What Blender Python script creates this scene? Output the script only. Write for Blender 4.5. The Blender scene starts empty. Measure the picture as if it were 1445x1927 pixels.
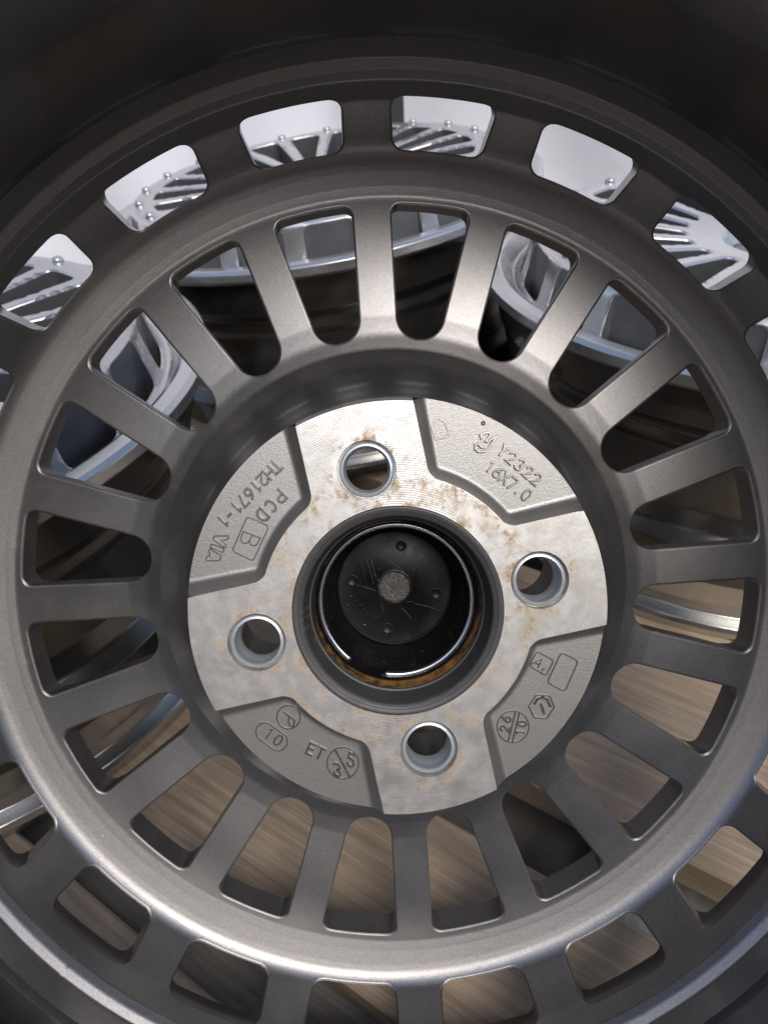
import bpy, math, json
import numpy as np
from mathutils import Matrix, Vector
from mathutils.geometry import delaunay_2d_cdt

SC = bpy.context.scene
COL = SC.collection
MM = 0.001
PI = math.pi

# ------------------------------------------------------------------ camera
PITCH, ROLL, CAM_H = 0.668566, -0.0609267, 389.484
fwd = np.array([0, math.cos(PITCH), -math.sin(PITCH)])
r0 = np.array([1.0, 0, 0]); u0 = np.cross(r0, fwd)
rr = math.cos(ROLL) * r0 + math.sin(ROLL) * u0
uu = -math.sin(ROLL) * r0 + math.cos(ROLL) * u0
cam_d = bpy.data.cameras.new('camera'); cam = bpy.data.objects.new('camera', cam_d); COL.objects.link(cam)
cam_d.sensor_fit = 'VERTICAL'; cam_d.sensor_height = 36.0; cam_d.lens = 1336.0 / 1927.0 * 36.0
cam_d.clip_start = 0.01; cam_d.clip_end = 200.0
m = Matrix.Identity(4)
for i in range(3):
    m[i][0], m[i][1], m[i][2] = rr[i], uu[i], -fwd[i]
m[0][3], m[1][3], m[2][3] = 0, 0, CAM_H * MM
cam.matrix_world = m
cam_d.dof.use_dof = True; cam_d.dof.focus_distance = 0.252; cam_d.dof.aperture_fstop = 19
SC.camera = cam

# ------------------------------------------------------------------ light
SUN_DIR = Vector((0.22, -0.60, 0.79)).normalized()
elev = math.asin(SUN_DIR.z); azim = math.atan2(SUN_DIR.x, SUN_DIR.y)
w = bpy.data.worlds.new('World'); SC.world = w; w.use_nodes = True
nt = w.node_tree; nt.nodes.clear()
sky = nt.nodes.new('ShaderNodeTexSky'); sky.sky_type = 'NISHITA'; sky.sun_disc = False
sky.sun_elevation = elev; sky.sun_rotation = azim
sky.air_density = 1.0; sky.dust_density = 2.0; sky.ozone_density = 1.0
bg = nt.nodes.new('ShaderNodeBackground'); bg.inputs[1].default_value = 0.15
wo = nt.nodes.new('ShaderNodeOutputWorld')
hs = nt.nodes.new('ShaderNodeHueSaturation'); hs.inputs['Saturation'].default_value = 0.95
nt.links.new(sky.outputs[0], hs.inputs['Color']); nt.links.new(hs.outputs[0], bg.inputs[0]); nt.links.new(bg.outputs[0], wo.inputs[0])
sd = bpy.data.lights.new('sun', 'SUN'); sd.energy = 1.2; sd.angle = math.radians(30); sd.color = (1.0, 0.975, 0.94)
sun = bpy.data.objects.new('sun', sd); COL.objects.link(sun)
sun.rotation_euler = SUN_DIR.to_track_quat('Z', 'Y').to_euler()
SC.view_settings.view_transform = 'Standard'; SC.view_settings.look = 'None'
SC.view_settings.exposure = 0.36; SC.view_settings.gamma = 1.0
SC.render.engine = 'CYCLES'
SC.cycles.use_denoising = True
SC.cycles.max_bounces = 8

MARKS = '''[["embossed_number",0.42,0.5,-8,[[[-31.83,59.98],[-29.6,56.46]],[[-28.53,57.17],[-30.68,55.74]],[[-33.58,58.81],[-31.36,55.29]],[[-35.72,57.37],[-33.5,53.85]],[[-32.47,57.05],[-34.61,55.61]],[[-34.79,54.25],[-34.72,53.66],[-34.94,53.09],[-35.41,52.7],[-36.0,52.57],[-36.56,52.75],[-36.95,53.19],[-37.07,53.78],[-36.4,56.92],[-38.55,55.49]],[[-40.34,54.29],[-38.12,50.77],[-37.87,51.94]],[[-41.63,48.58],[-41.08,50.05],[-41.27,51.67],[-41.39,51.84],[-41.31,51.16],[-41.59,50.55],[-42.15,50.2],[-42.81,50.23],[-43.35,50.62],[-43.62,51.25],[-43.51,51.92],[-43.07,52.42],[-42.44,52.58],[-41.82,52.37],[-41.39,51.84]],[[-42.66,47.74],[-44.74,46.35],[-45.64,50.75]],[[-48.81,48.64],[-46.59,45.12],[-46.34,46.28]],[[-49.84,45.45],[-51.15,44.57]],[[-54.46,44.86],[-52.24,41.34],[-51.99,42.51]]]],["embossed_text",0.42,0.5,-8,[[[-32.01,50.15],[-29.56,46.43],[-30.84,45.53],[-31.05,45.41],[-31.71,45.31],[-32.29,45.6],[-32.6,46.17],[-32.53,46.84],[-32.1,47.37],[-30.79,48.29]],[[-35.61,42.88],[-34.83,42.86],[-34.28,43.32],[-34.11,44.15],[-34.35,45.14],[-34.95,46.05],[-35.75,46.65],[-36.57,46.79],[-37.18,46.44],[-37.45,45.68]],[[-39.51,44.92],[-37.06,41.2],[-37.98,40.56],[-38.13,40.46],[-38.94,40.33],[-39.81,40.7],[-40.55,41.48],[-40.98,42.47],[-40.98,43.45],[-40.57,44.17],[-40.43,44.28],[-39.51,44.92]]]],["embossed_frame",0.2,0.28,-8,[[[-45.31,42.17],[-44.63,42.65],[-43.86,42.39],[-38.86,38.56],[-38.4,37.89],[-38.67,37.11],[-45.63,28.03],[-46.31,27.57],[-47.08,27.85],[-51.84,31.72],[-52.29,32.42],[-52.02,33.21],[-45.31,42.17]]]],["embossed_letter",0.22,0.25,-8,[[[-47.17,38.1],[-41.99,34.68],[-43.19,33.02],[-43.39,32.77],[-44.18,32.36],[-45.06,32.44],[-45.74,32.98],[-45.99,33.79],[-45.71,34.61],[-44.47,36.32]],[[-45.71,34.61],[-45.8,34.49],[-46.65,33.92],[-47.64,33.89],[-48.42,34.41],[-48.74,35.3],[-48.49,36.26],[-47.17,38.1]]]],["embossed_logo",0.2,0.3,-8,[[[-57.5,38.8],[-52.7,37.73],[-52.76,36.94],[-53.79,36.5],[-55.59,36.77],[-54.28,35.01],[-54.65,34.02],[-55.28,34.16],[-57.96,37.43],[-57.95,38.36],[-57.5,38.8]],[[-59.33,36.13],[-58.69,36.04],[-55.24,33.75],[-55.64,32.64],[-56.43,32.68],[-59.7,35.15],[-59.33,36.13]],[[-59.95,34.67],[-56.93,31.72],[-57.01,30.8],[-57.89,29.92],[-61.93,30.82],[-62.34,31.58],[-61.73,32.25],[-60.78,32.31],[-60.44,33.17],[-60.76,34.04],[-59.95,34.67]]]],["embossed_frame",0.24,0.32,-8,[[[27.57,62.18],[27.83,62.33],[28.1,62.19],[29.81,60.53],[30.04,60.24],[30.15,59.88],[30.52,57.58],[30.56,57.2],[30.56,56.82],[30.46,55.49],[30.34,55.2],[30.05,55.09],[26.17,54.99],[25.86,55.08],[25.72,55.36],[25.5,56.65],[25.44,57.03],[25.41,57.41],[25.28,59.31],[25.32,59.67],[25.51,59.97],[27.57,62.18]]]],["embossed_logo",0.42,0.5,-8,[[[41.43,52.02],[41.35,53.19],[42.6,53.63],[44.37,53.44],[44.85,52.58],[43.64,51.53],[42.72,50.75],[43.4,50.37],[45.38,51.15],[47.09,51.76]],[[47.06,51.6],[45.15,50.05],[43.26,48.16],[41.61,47.37],[39.66,47.54],[38.52,48.88],[38.91,50.27],[40.02,50.52],[40.64,49.07],[41.75,48.82]]]],["embossed_number",0.42,0.5,-8,[[[46.55,44.95],[48.0,46.08],[49.01,48.47]],[[48.0,46.08],[50.56,46.45]],[[50.58,44.72],[51.15,44.85],[51.71,44.67],[52.13,44.24],[52.29,43.66],[52.16,43.09],[51.76,42.66],[51.21,42.49],[48.12,42.89],[49.66,40.87]],[[53.25,41.75],[53.97,41.69],[54.52,41.17],[54.64,40.44],[54.28,39.83],[53.6,39.63],[52.93,39.93],[53.01,39.97],[53.17,39.17],[52.8,38.52],[52.09,38.33],[51.36,38.68],[50.95,39.42],[51.06,40.19]],[[55.27,38.59],[55.84,38.71],[56.4,38.54],[56.82,38.11],[56.98,37.53],[56.85,36.95],[56.45,36.53],[55.9,36.36],[52.81,36.75],[54.35,34.74]],[[57.62,35.52],[58.18,35.65],[58.75,35.47],[59.17,35.04],[59.33,34.46],[59.19,33.89],[58.8,33.46],[58.24,33.29],[55.16,33.69],[56.7,31.67]]]],["embossed_number",0.42,0.5,-8,[[[41.18,40.36],[44.42,42.88],[43.25,43.01]],[[46.83,39.74],[45.33,40.14],[43.76,39.8],[43.61,39.66],[44.26,39.81],[44.89,39.59],[45.28,39.07],[45.32,38.43],[44.99,37.85],[44.39,37.53],[43.73,37.57],[43.2,37.95],[42.97,38.56],[43.12,39.2],[43.61,39.66]],[[44.41,36.4],[49.27,36.95]],[[47.66,38.92],[46.03,34.43]],[[49.7,36.43],[51.26,34.52],[47.02,33.21]],[[49.13,30.89],[49.45,30.5]],[[54.54,30.44],[54.05,30.72],[53.35,30.7],[52.57,30.38],[51.86,29.83],[51.37,29.16],[51.19,28.49],[51.36,27.97],[51.84,27.69],[52.55,27.71],[53.33,28.03],[54.04,28.58],[54.53,29.26],[54.71,29.92],[54.54,30.44]]]],["embossed_frame",0.24,0.32,-8,[[[-42.65,-31.56],[-42.97,-32.47],[-43.48,-33.29],[-44.15,-33.98],[-44.96,-34.5],[-45.85,-34.83],[-46.8,-34.94],[-47.74,-34.84],[-48.63,-34.53],[-49.42,-34.02],[-50.09,-33.34],[-50.58,-32.53],[-50.89,-31.62],[-50.99,-30.66],[-50.87,-29.7],[-50.55,-28.79],[-50.04,-27.97],[-49.37,-27.28],[-48.56,-26.76],[-47.67,-26.44],[-46.73,-26.33],[-45.79,-26.43],[-44.9,-26.74],[-44.11,-27.24],[-43.44,-27.92],[-42.95,-28.73],[-42.64,-29.64],[-42.54,-30.6],[-42.65,-31.56]]]],["embossed_letter",0.3,0.3,-8,[[[-47.99,-28.62],[-44.9,-32.15],[-45.55,-33.66],[-45.66,-33.88],[-46.11,-34.23],[-46.64,-34.1],[-47.07,-33.53],[-47.24,-32.71],[-47.11,-31.94],[-46.45,-30.38]]]],["embossed_frame",0.22,0.28,-8,[[[-58.76,-36.28],[-59.25,-35.48],[-59.5,-34.57],[-59.48,-33.61],[-59.21,-32.7],[-58.69,-31.9],[-57.98,-31.28],[-57.12,-30.88],[-56.2,-30.74],[-55.28,-30.87],[-54.44,-31.27],[-53.75,-31.89],[-49.92,-36.42],[-49.42,-37.22],[-49.17,-38.14],[-49.18,-39.09],[-49.46,-40.01],[-49.97,-40.81],[-50.69,-41.44],[-51.54,-41.84],[-52.47,-41.98],[-53.39,-41.85],[-54.24,-41.45],[-54.93,-40.83],[-58.76,-36.28]]]],["embossed_number",0.3,0.3,-8,[[[-56.38,-36.37],[-53.32,-33.72],[-54.45,-33.63]],[[-50.84,-36.8],[-51.31,-36.54],[-51.99,-36.58],[-52.73,-36.92],[-53.4,-37.5],[-53.85,-38.2],[-54.01,-38.87],[-53.84,-39.39],[-53.36,-39.66],[-52.69,-39.61],[-51.94,-39.27],[-51.28,-38.69],[-50.82,-38.0],[-50.66,-37.32],[-50.84,-36.8]]]],["embossed_text",0.36,0.45,-8,[[[-41.68,-46.34],[-43.58,-44.82],[-41.1,-41.42],[-39.21,-42.95]],[[-42.29,-43.05],[-40.82,-44.23]],[[-39.94,-47.74],[-37.47,-44.34]],[[-38.48,-43.53],[-36.45,-45.16]]]],["embossed_frame",0.22,0.28,-8,[[[-26.0,-52.74],[-26.42,-53.97],[-27.1,-55.09],[-28.0,-56.02],[-29.08,-56.72],[-30.29,-57.16],[-31.56,-57.32],[-32.82,-57.18],[-34.02,-56.76],[-35.1,-56.07],[-36.0,-55.15],[-36.67,-54.05],[-37.08,-52.82],[-37.22,-51.52],[-37.07,-50.22],[-36.64,-48.99],[-35.96,-47.88],[-35.06,-46.95],[-33.98,-46.25],[-32.78,-45.81],[-31.52,-45.66],[-30.25,-45.79],[-29.06,-46.21],[-27.98,-46.9],[-27.08,-47.81],[-26.41,-48.91],[-25.99,-50.14],[-25.85,-51.44],[-26.0,-52.74]]]],["embossed_frame",0.35,0.5,-8,[[[-32.98,-46.28],[-30.19,-57.11]]]],["embossed_number",0.36,0.4,-8,[[[-34.82,-51.08],[-34.29,-50.84],[-33.62,-51.25],[-33.13,-52.11],[-33.05,-53.02],[-33.41,-53.56],[-34.05,-53.47],[-34.01,-53.39],[-33.46,-54.31],[-33.36,-55.28],[-33.75,-55.82],[-34.45,-55.7],[-35.13,-54.96],[-35.48,-53.96]],[[-26.57,-49.67],[-28.22,-48.06],[-29.18,-49.93],[-28.68,-50.09],[-28.01,-50.71],[-27.68,-51.74],[-27.82,-52.74],[-28.37,-53.32],[-29.11,-53.24],[-29.74,-52.53],[-30.01,-51.49]]]],["embossed_frame",0.24,0.35,-8,[[[44.51,-27.39],[45.26,-26.91],[46.08,-27.26],[49.69,-30.42],[50.16,-31.21],[49.85,-32.08],[47.42,-35.19],[46.69,-35.66],[45.88,-35.3],[42.31,-32.01],[41.86,-31.2],[42.18,-30.34],[44.51,-27.39]]]],["embossed_letter",0.26,0.25,-8,[[[42.56,-30.69],[46.48,-29.74],[44.49,-32.56]],[[43.77,-30.44],[44.82,-31.59]],[[46.62,-33.44],[45.83,-33.52],[45.58,-34.12]]]],["embossed_frame",0.24,0.35,-8,[[[52.96,-29.9],[53.77,-29.34],[54.7,-29.69],[58.13,-32.48],[58.69,-33.35],[58.39,-34.33],[52.8,-42.3],[52.01,-42.87],[51.1,-42.5],[47.52,-39.38],[46.98,-38.5],[47.31,-37.52],[52.96,-29.9]]]],["embossed_frame",0.24,0.35,-8,[[[41.59,-42.48],[41.88,-42.31],[42.22,-42.33],[46.22,-43.57],[46.51,-43.75],[46.64,-44.06],[47.19,-47.67],[47.16,-48.02],[46.97,-48.32],[43.95,-51.34],[43.65,-51.51],[43.32,-51.49],[39.7,-50.23],[39.4,-50.04],[39.25,-49.72],[38.41,-46.02],[38.41,-45.67],[38.59,-45.38],[41.59,-42.48]]]],["embossed_logo",0.42,0.4,-8,[[[40.6,-45.23],[41.92,-43.81],[43.77,-43.57],[45.37,-44.59],[45.96,-47.37]],[[42.72,-45.58],[43.1,-47.51],[43.23,-49.39]]]],["embossed_frame",0.22,0.28,-8,[[[36.85,-53.12],[36.45,-54.37],[35.78,-55.5],[34.88,-56.44],[33.8,-57.16],[32.59,-57.6],[31.31,-57.76],[30.02,-57.62],[28.8,-57.19],[27.7,-56.5],[26.77,-55.56],[26.07,-54.45],[25.63,-53.2],[25.47,-51.88],[25.6,-50.57],[26.01,-49.32],[26.68,-48.19],[27.58,-47.25],[28.66,-46.54],[29.87,-46.1],[31.14,-45.94],[32.42,-46.08],[33.64,-46.5],[34.74,-47.2],[35.67,-48.13],[36.37,-49.24],[36.81,-50.48],[36.98,-51.8],[36.85,-53.12]]]],["embossed_frame",0.26,0.35,-8,[[[33.17,-46.85],[28.36,-56.9]],[[34.52,-47.42],[29.84,-57.5]]]],["embossed_number",0.34,0.35,-8,[[[27.0,-52.46],[26.7,-52.11],[26.6,-51.64],[26.72,-51.18],[27.05,-50.85],[27.49,-50.72],[27.93,-50.84],[28.26,-51.17],[29.2,-53.5],[29.95,-51.64]],[[28.27,-47.43],[28.56,-48.63],[29.38,-49.6],[29.53,-49.66],[29.19,-49.25],[29.1,-48.73],[29.31,-48.27],[29.74,-48.0],[30.26,-48.02],[30.7,-48.31],[30.93,-48.79],[30.86,-49.31],[30.53,-49.69],[30.03,-49.82],[29.53,-49.66]],[[34.7,-54.95],[31.84,-53.78],[32.14,-54.57]],[[33.22,-50.94],[33.2,-51.35],[33.45,-51.79],[33.94,-52.18],[34.56,-52.44],[35.2,-52.51],[35.72,-52.39],[36.03,-52.1],[36.06,-51.69],[35.8,-51.25],[35.31,-50.86],[34.69,-50.6],[34.05,-50.53],[33.53,-50.65],[33.22,-50.94]]]],["cap_number",0.16,0.2,-48,[[[-14.91,-1.6],[-17.36,-2.57],[-17.13,-1.91]],[[-15.76,-5.43],[-16.38,-4.33],[-15.32,-3.8],[-15.3,-4.12],[-15.07,-4.57],[-14.59,-4.82],[-14.07,-4.77],[-13.72,-4.45],[-13.67,-3.98],[-13.95,-3.55],[-14.44,-3.34]],[[-14.49,-7.7],[-15.11,-6.59],[-14.06,-6.07],[-14.03,-6.39],[-13.8,-6.83],[-13.33,-7.08],[-12.81,-7.04],[-12.45,-6.71],[-12.4,-6.24],[-12.68,-5.82],[-13.18,-5.61]]]],["cap_mark",0.14,0.2,-48,[[[-11.85,-11.29],[-9.61,-10.46],[-8.78,-11.79],[-11.07,-12.79],[-11.85,-11.29]]]],["ring_text",0.13,0.12,-9,[[[-32.26,-11.54],[-30.56,-10.95],[-31.8,-12.59]],[[-31.64,-11.35],[-31.36,-11.99]],[[-30.91,-8.75],[-32.87,-9.34],[-33.2,-8.27]],[[-33.39,-5.71],[-31.28,-5.36]],[[-31.2,-6.01],[-31.37,-4.7]],[[-32.04,0.88],[-32.5,0.36],[-33.18,0.12],[-33.28,0.14],[-32.99,0.24],[-32.81,0.47],[-32.8,0.77],[-32.95,1.03],[-33.22,1.18],[-33.53,1.16],[-33.77,0.99],[-33.87,0.71],[-33.8,0.42],[-33.58,0.2],[-33.28,0.14]],[[-31.89,3.06],[-31.61,3.22],[-31.49,3.54],[-31.59,3.87],[-31.86,4.05],[-32.18,4.0],[-32.39,3.74],[-32.35,3.74],[-32.45,4.11],[-32.73,4.3],[-33.06,4.24],[-33.28,3.95],[-33.3,3.57],[-33.1,3.27]],[[-30.97,6.56],[-31.1,6.38],[-31.35,6.26],[-31.7,6.24],[-32.05,6.32],[-32.35,6.49],[-32.54,6.7],[-32.57,6.92],[-32.44,7.11],[-32.18,7.23],[-31.84,7.24],[-31.49,7.17],[-31.19,7.0],[-31.0,6.79],[-30.97,6.56]],[[-31.6,9.17],[-31.55,9.37]]]]]'''

# ------------------------------------------------------------------ materials
def new_mat(name):
    mt = bpy.data.materials.new(name); mt.use_nodes = True
    n = mt.node_tree.nodes; n.clear()
    out = n.new('ShaderNodeOutputMaterial'); b = n.new('ShaderNodeBsdfPrincipled')
    mt.node_tree.links.new(b.outputs[0], out.inputs[0])
    return mt, mt.node_tree, b

def N(nt, t, **kw):
    n = nt.nodes.new(t)
    for k, v in kw.items():
        if k.startswith('i_'):
            key = k[2:]; key = int(key) if key.isdigit() else key.replace('_', ' ')
            n.inputs[key].default_value = v
        else: setattr(n, k, v)
    return n

def coords(nt, obj=None):
    c = N(nt, 'ShaderNodeTexCoord')
    if obj is not None: c.object = obj
    return c.outputs['Object']

def noise(nt, vec, scale, detail=3, rough=.5, stretch=None):
    if stretch:
        mp = N(nt, 'ShaderNodeMapping'); mp.inputs['Scale'].default_value = stretch
        nt.links.new(vec, mp.inputs[0]); vec = mp.outputs[0]
    t = N(nt, 'ShaderNodeTexNoise', i_Scale=scale, i_Detail=detail, i_Roughness=rough)
    nt.links.new(vec, t.inputs['Vector']); return t.outputs['Fac']

def ramp(nt, fac, stops):
    r = N(nt, 'ShaderNodeValToRGB')
    while len(r.color_ramp.elements) < len(stops): r.color_ramp.elements.new(.5)
    for e, (p_, c) in zip(r.color_ramp.elements, stops):
        e.position = p_; e.color = (c, c, c, 1) if not hasattr(c, '__len__') else (*c, 1)
    nt.links.new(fac, r.inputs[0]); return r.outputs[0]

def mix(nt, fac, a, b):
    x = N(nt, 'ShaderNodeMix', data_type='RGBA')
    if hasattr(fac, 'links'): nt.links.new(fac, x.inputs[0])
    else: x.inputs[0].default_value = fac
    for s, v in ((x.inputs[6], a), (x.inputs[7], b)):
        if hasattr(v, 'links'): nt.links.new(v, s)
        else: s.default_value = (*v, 1)
    return x.outputs[2]

def math_(nt, op, a, b=None):
    x = N(nt, 'ShaderNodeMath', operation=op)
    for s, v in zip(x.inputs, (a, b)):
        if v is None: continue
        if hasattr(v, 'links'): nt.links.new(v, s)
        else: s.default_value = v
    return x.outputs[0]

def bump(nt, b, h, strength, dist, prev=None):
    x = N(nt, 'ShaderNodeBump', i_Strength=strength, i_Distance=dist)
    nt.links.new(h, x.inputs['Height'])
    if prev is not None: nt.links.new(prev, x.inputs['Normal'])
    nt.links.new(x.outputs[0], b.inputs['Normal']); return x.outputs[0]

def paint(name, base, rough, metallic=.85, flake=.25, coat=0.0, orange=.15):
    mt, nt, b = new_mat(name); v = coords(nt)
    f = noise(nt, v, 2600, 2, .6)
    big = noise(nt, v, 18, 3)
    c0 = [x * (1 - flake) for x in base]; c1 = [min(1, x * (1 + flake)) for x in base]
    col = mix(nt, ramp(nt, f, [(.35, 0), (.65, 1)]), c0, c1)
    spark = ramp(nt, noise(nt, v, 1700, 1, .5), [(.74, 0), (.78, 1)])
    col = mix(nt, math_(nt, 'MULTIPLY', spark, .35), col, (.75, .73, .7))
    dust = math_(nt, 'MULTIPLY', ramp(nt, noise(nt, v, 650, 1), [(.80, 0), (.82, 1)]), ramp(nt, noise(nt, v, 35, 3), [(.45, .1), (.65, .8)]))
    col = mix(nt, dust, col, (.6, .57, .52))
    smear = ramp(nt, noise(nt, v, 26, 5, .65), [(.5, 0), (.72, .10)]); col = mix(nt, smear, col, (.45, .42, .38))
    nt.links.new(col, b.inputs['Base Color'])
    nt.links.new(math_(nt, 'SUBTRACT', metallic, math_(nt, 'ADD', math_(nt, 'MULTIPLY', dust, .6), math_(nt, 'MULTIPLY', smear, 1.5))), b.inputs['Metallic'])
    rg = math_(nt, 'ADD', math_(nt, 'MULTIPLY', big, .12), rough - .06)
    nt.links.new(rg, b.inputs['Roughness'])
    b.inputs['Coat Weight'].default_value = coat; b.inputs['Coat Roughness'].default_value = .12
    n1 = bump(nt, b, f, .12, .00015)
    bump(nt, b, noise(nt, v, 500, 2), orange, .0003, n1)
    return mt

M = {}
M['gunmetal'] = paint('gunmetal_paint', (.26, .252, .25), .36, .92, .22, .1, .09)
M['silver'] = paint('silver_paint', (.57, .565, .56), .26, .85, .05, .5, .03)
M['pocket'] = paint('pocket_shade', (.17, .17, .175), .42, .6, .1, .1)  # silver wheels' hole walls: the shade inside them put into a darker colour
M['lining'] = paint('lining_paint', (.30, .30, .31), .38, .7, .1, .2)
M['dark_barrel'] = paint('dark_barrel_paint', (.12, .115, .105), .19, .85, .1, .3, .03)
M['flange'] = paint('flange_metal', (.55, .54, .50), .2, .95, .03, .2, .02)
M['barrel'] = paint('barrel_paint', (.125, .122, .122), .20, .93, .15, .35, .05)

def cast_mat():
    mt, nt, b = new_mat('cast_pocket_paint'); v = coords(nt)
    col = mix(nt, noise(nt, v, 900, 3), (.33, .322, .31), (.44, .43, .41))
    nt.links.new(col, b.inputs['Base Color'])
    b.inputs['Metallic'].default_value = .82; b.inputs['Roughness'].default_value = .44
    vo = N(nt, 'ShaderNodeTexNoise', i_Scale=2300, i_Detail=2); nt.links.new(v, vo.inputs['Vector'])
    bump(nt, b, vo.outputs['Fac'], .3, .0003)
    return mt
M['cast'] = cast_mat()
M['mark'] = paint('embossed_paint', (.36, .35, .335), .26, .92, .05, .1, .05)

def zinc_mat():
    mt, nt, b = new_mat('zinc_sleeve'); v = coords(nt)
    col = mix(nt, noise(nt, v, 700, 4), (.62, .67, .71), (.82, .86, .89)); nt.links.new(col, b.inputs['Base Color'])
    b.inputs['Metallic'].default_value = .65; b.inputs['Roughness'].default_value = .36
    bump(nt, b, noise(nt, v, 1500, 2), .2, .0003); return mt
M['zinc'] = zinc_mat()

def chrome_mat():
    mt, nt, b = new_mat('spring_wire'); b.inputs['Base Color'].default_value = (.8, .82, .84, 1)
    b.inputs['Metallic'].default_value = 1; b.inputs['Roughness'].default_value = .22; return mt
M['wire'] = chrome_mat()

def plastic_mat(name, base, rough, dust, scr=False):
    mt, nt, b = new_mat(name); v = coords(nt)
    d = ramp(nt, noise(nt, v, 60, 5, .7), [(.45, 0), (.8, 1)])
    col = mix(nt, math_(nt, 'MULTIPLY', d, dust), base, (.16, .14, .12))
    if scr:
        for k, (ang, sx) in enumerate(((.3, 900), (1.3, 1100), (2.2, 1000))):
            mp = N(nt, 'ShaderNodeMapping'); mp.inputs['Rotation'].default_value = (0, 0, ang); mp.inputs['Scale'].default_value = (sx, 22, 1)
            nt.links.new(v, mp.inputs[0])
            t = N(nt, 'ShaderNodeTexNoise', i_Scale=1, i_Detail=2); nt.links.new(mp.outputs[0], t.inputs['Vector'])
            mk = math_(nt, 'MULTIPLY', ramp(nt, t.outputs['Fac'], [(.66, 0), (.75, 1)]), ramp(nt, noise(nt, v, 45 + 9 * k, 1), [(.5, 0), (.65, .35)]))
            col = mix(nt, mk, col, (.13, .125, .12))
    speck = ramp(nt, noise(nt, v, 1300, 0), [(.84, 0), (.86, 1)])
    col = mix(nt, math_(nt, 'MULTIPLY', speck, .5), col, (.5, .48, .45))
    nt.links.new(col, b.inputs['Base Color'])
    nt.links.new(math_(nt, 'ADD', math_(nt, 'MULTIPLY', d, .25), rough), b.inputs['Roughness'])
    b.inputs['Specular IOR Level'].default_value = .3 if scr else .5
    bump(nt, b, noise(nt, v, 700, 3), .1, .0003); return mt
M['cap'] = plastic_mat('black_cap_plastic', (.006, .0055, .006), .34, .10, True)
M['ring'] = plastic_mat('black_ring_plastic', (.07, .069, .068), .40, .35)

def foam_mat():
    mt, nt, b = new_mat('grey_foam'); v = coords(nt)
    t = N(nt, 'ShaderNodeTexVoronoi', i_Scale=1500); nt.links.new(v, t.inputs['Vector'])
    col = mix(nt, t.outputs['Distance'], (.03, .029, .027), (.24, .225, .21))
    sp = ramp(nt, noise(nt, v, 1900, 1), [(.68, 0), (.72, 1)]); col = mix(nt, sp, col, (.5, .45, .38))
    nt.links.new(col, b.inputs['Base Color']); b.inputs['Roughness'].default_value = .9
    bump(nt, b, t.outputs['Distance'], 1, .0008); return mt
M['foam'] = foam_mat()

def wood_mat(name, ca, cb, cc):
    mt, nt, b = new_mat(name)
    v = coords(nt)                       # each board's own length runs along its local X
    oi = N(nt, 'ShaderNodeObjectInfo'); add = N(nt, 'ShaderNodeVectorMath', operation='ADD')
    cx = N(nt, 'ShaderNodeCombineXYZ'); nt.links.new(math_(nt, 'MULTIPLY', oi.outputs['Random'], 9.0), cx.inputs[0]); nt.links.new(math_(nt, 'MULTIPLY', oi.outputs['Random'], 3.0), cx.inputs[1])
    nt.links.new(v, add.inputs[0]); nt.links.new(cx.outputs[0], add.inputs[1]); v = add.outputs[0]
    dist = N(nt, 'ShaderNodeTexNoise', i_Scale=9, i_Detail=2); nt.links.new(v, dist.inputs['Vector'])
    g1 = noise(nt, v, 1, 4, .6, (20, 620, 90))
    g2 = noise(nt, v, 1, 3, .6, (25, 1100, 200))
    wv = N(nt, 'ShaderNodeTexWave', wave_type='BANDS', bands_direction='Y', i_Scale=38, i_Distortion=7, i_Detail=2, i_Detail_Scale=.6)
    mp = N(nt, 'ShaderNodeMapping'); mp.inputs['Scale'].default_value = (.12, 1, 1); nt.links.new(v, mp.inputs[0]); nt.links.new(mp.outputs[0], wv.inputs['Vector'])
    blot = ramp(nt, noise(nt, v, 14, 4, .6), [(.35, 0), (.7, 1)])
    col = mix(nt, ramp(nt, g1, [(.36, 0), (.62, 1)]), ca, cb)
    col = mix(nt, ramp(nt, noise(nt, v, 1, 3, .5, (12, 170, 30)), [(.52, 0), (.66, .4)]), col, cc)
    col = mix(nt, math_(nt, 'MULTIPLY', wv.outputs['Fac'], .25), col, cc)
    col = mix(nt, math_(nt, 'MULTIPLY', blot, .5), col, [x * .55 for x in ca])
    vor = N(nt, 'ShaderNodeTexVoronoi', i_Scale=6.5); mp2 = N(nt, 'ShaderNodeMapping'); mp2.inputs['Scale'].default_value = (.8, 1.6, 0)
    nt.links.new(v, mp2.inputs[0]); nt.links.new(mp2.outputs[0], vor.inputs['Vector'])
    knot = ramp(nt, vor.outputs['Distance'], [(.06, 1), (.15, 0)])
    col = mix(nt, math_(nt, 'MULTIPLY', knot, .7), col, (.10, .045, .025))
    nt.links.new(col, b.inputs['Base Color']); b.inputs['Roughness'].default_value = .75
    h = math_(nt, 'ADD', math_(nt, 'MULTIPLY', g1, .6), g2)
    bump(nt, b, h, .35, .0008); return mt
M['wood'] = wood_mat('weathered_board_wood', (.43, .315, .215), (.58, .455, .325), (.26, .17, .105))
M['wood_dark'] = wood_mat('dark_stringer_wood', (.12, .075, .045), (.2, .13, .08), (.08, .05, .03))  # darker brown version of the board wood

M['wood_grey'] = wood_mat('grey_board_wood', (.24, .225, .205), (.34, .32, .29), (.15, .14, .125))

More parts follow.
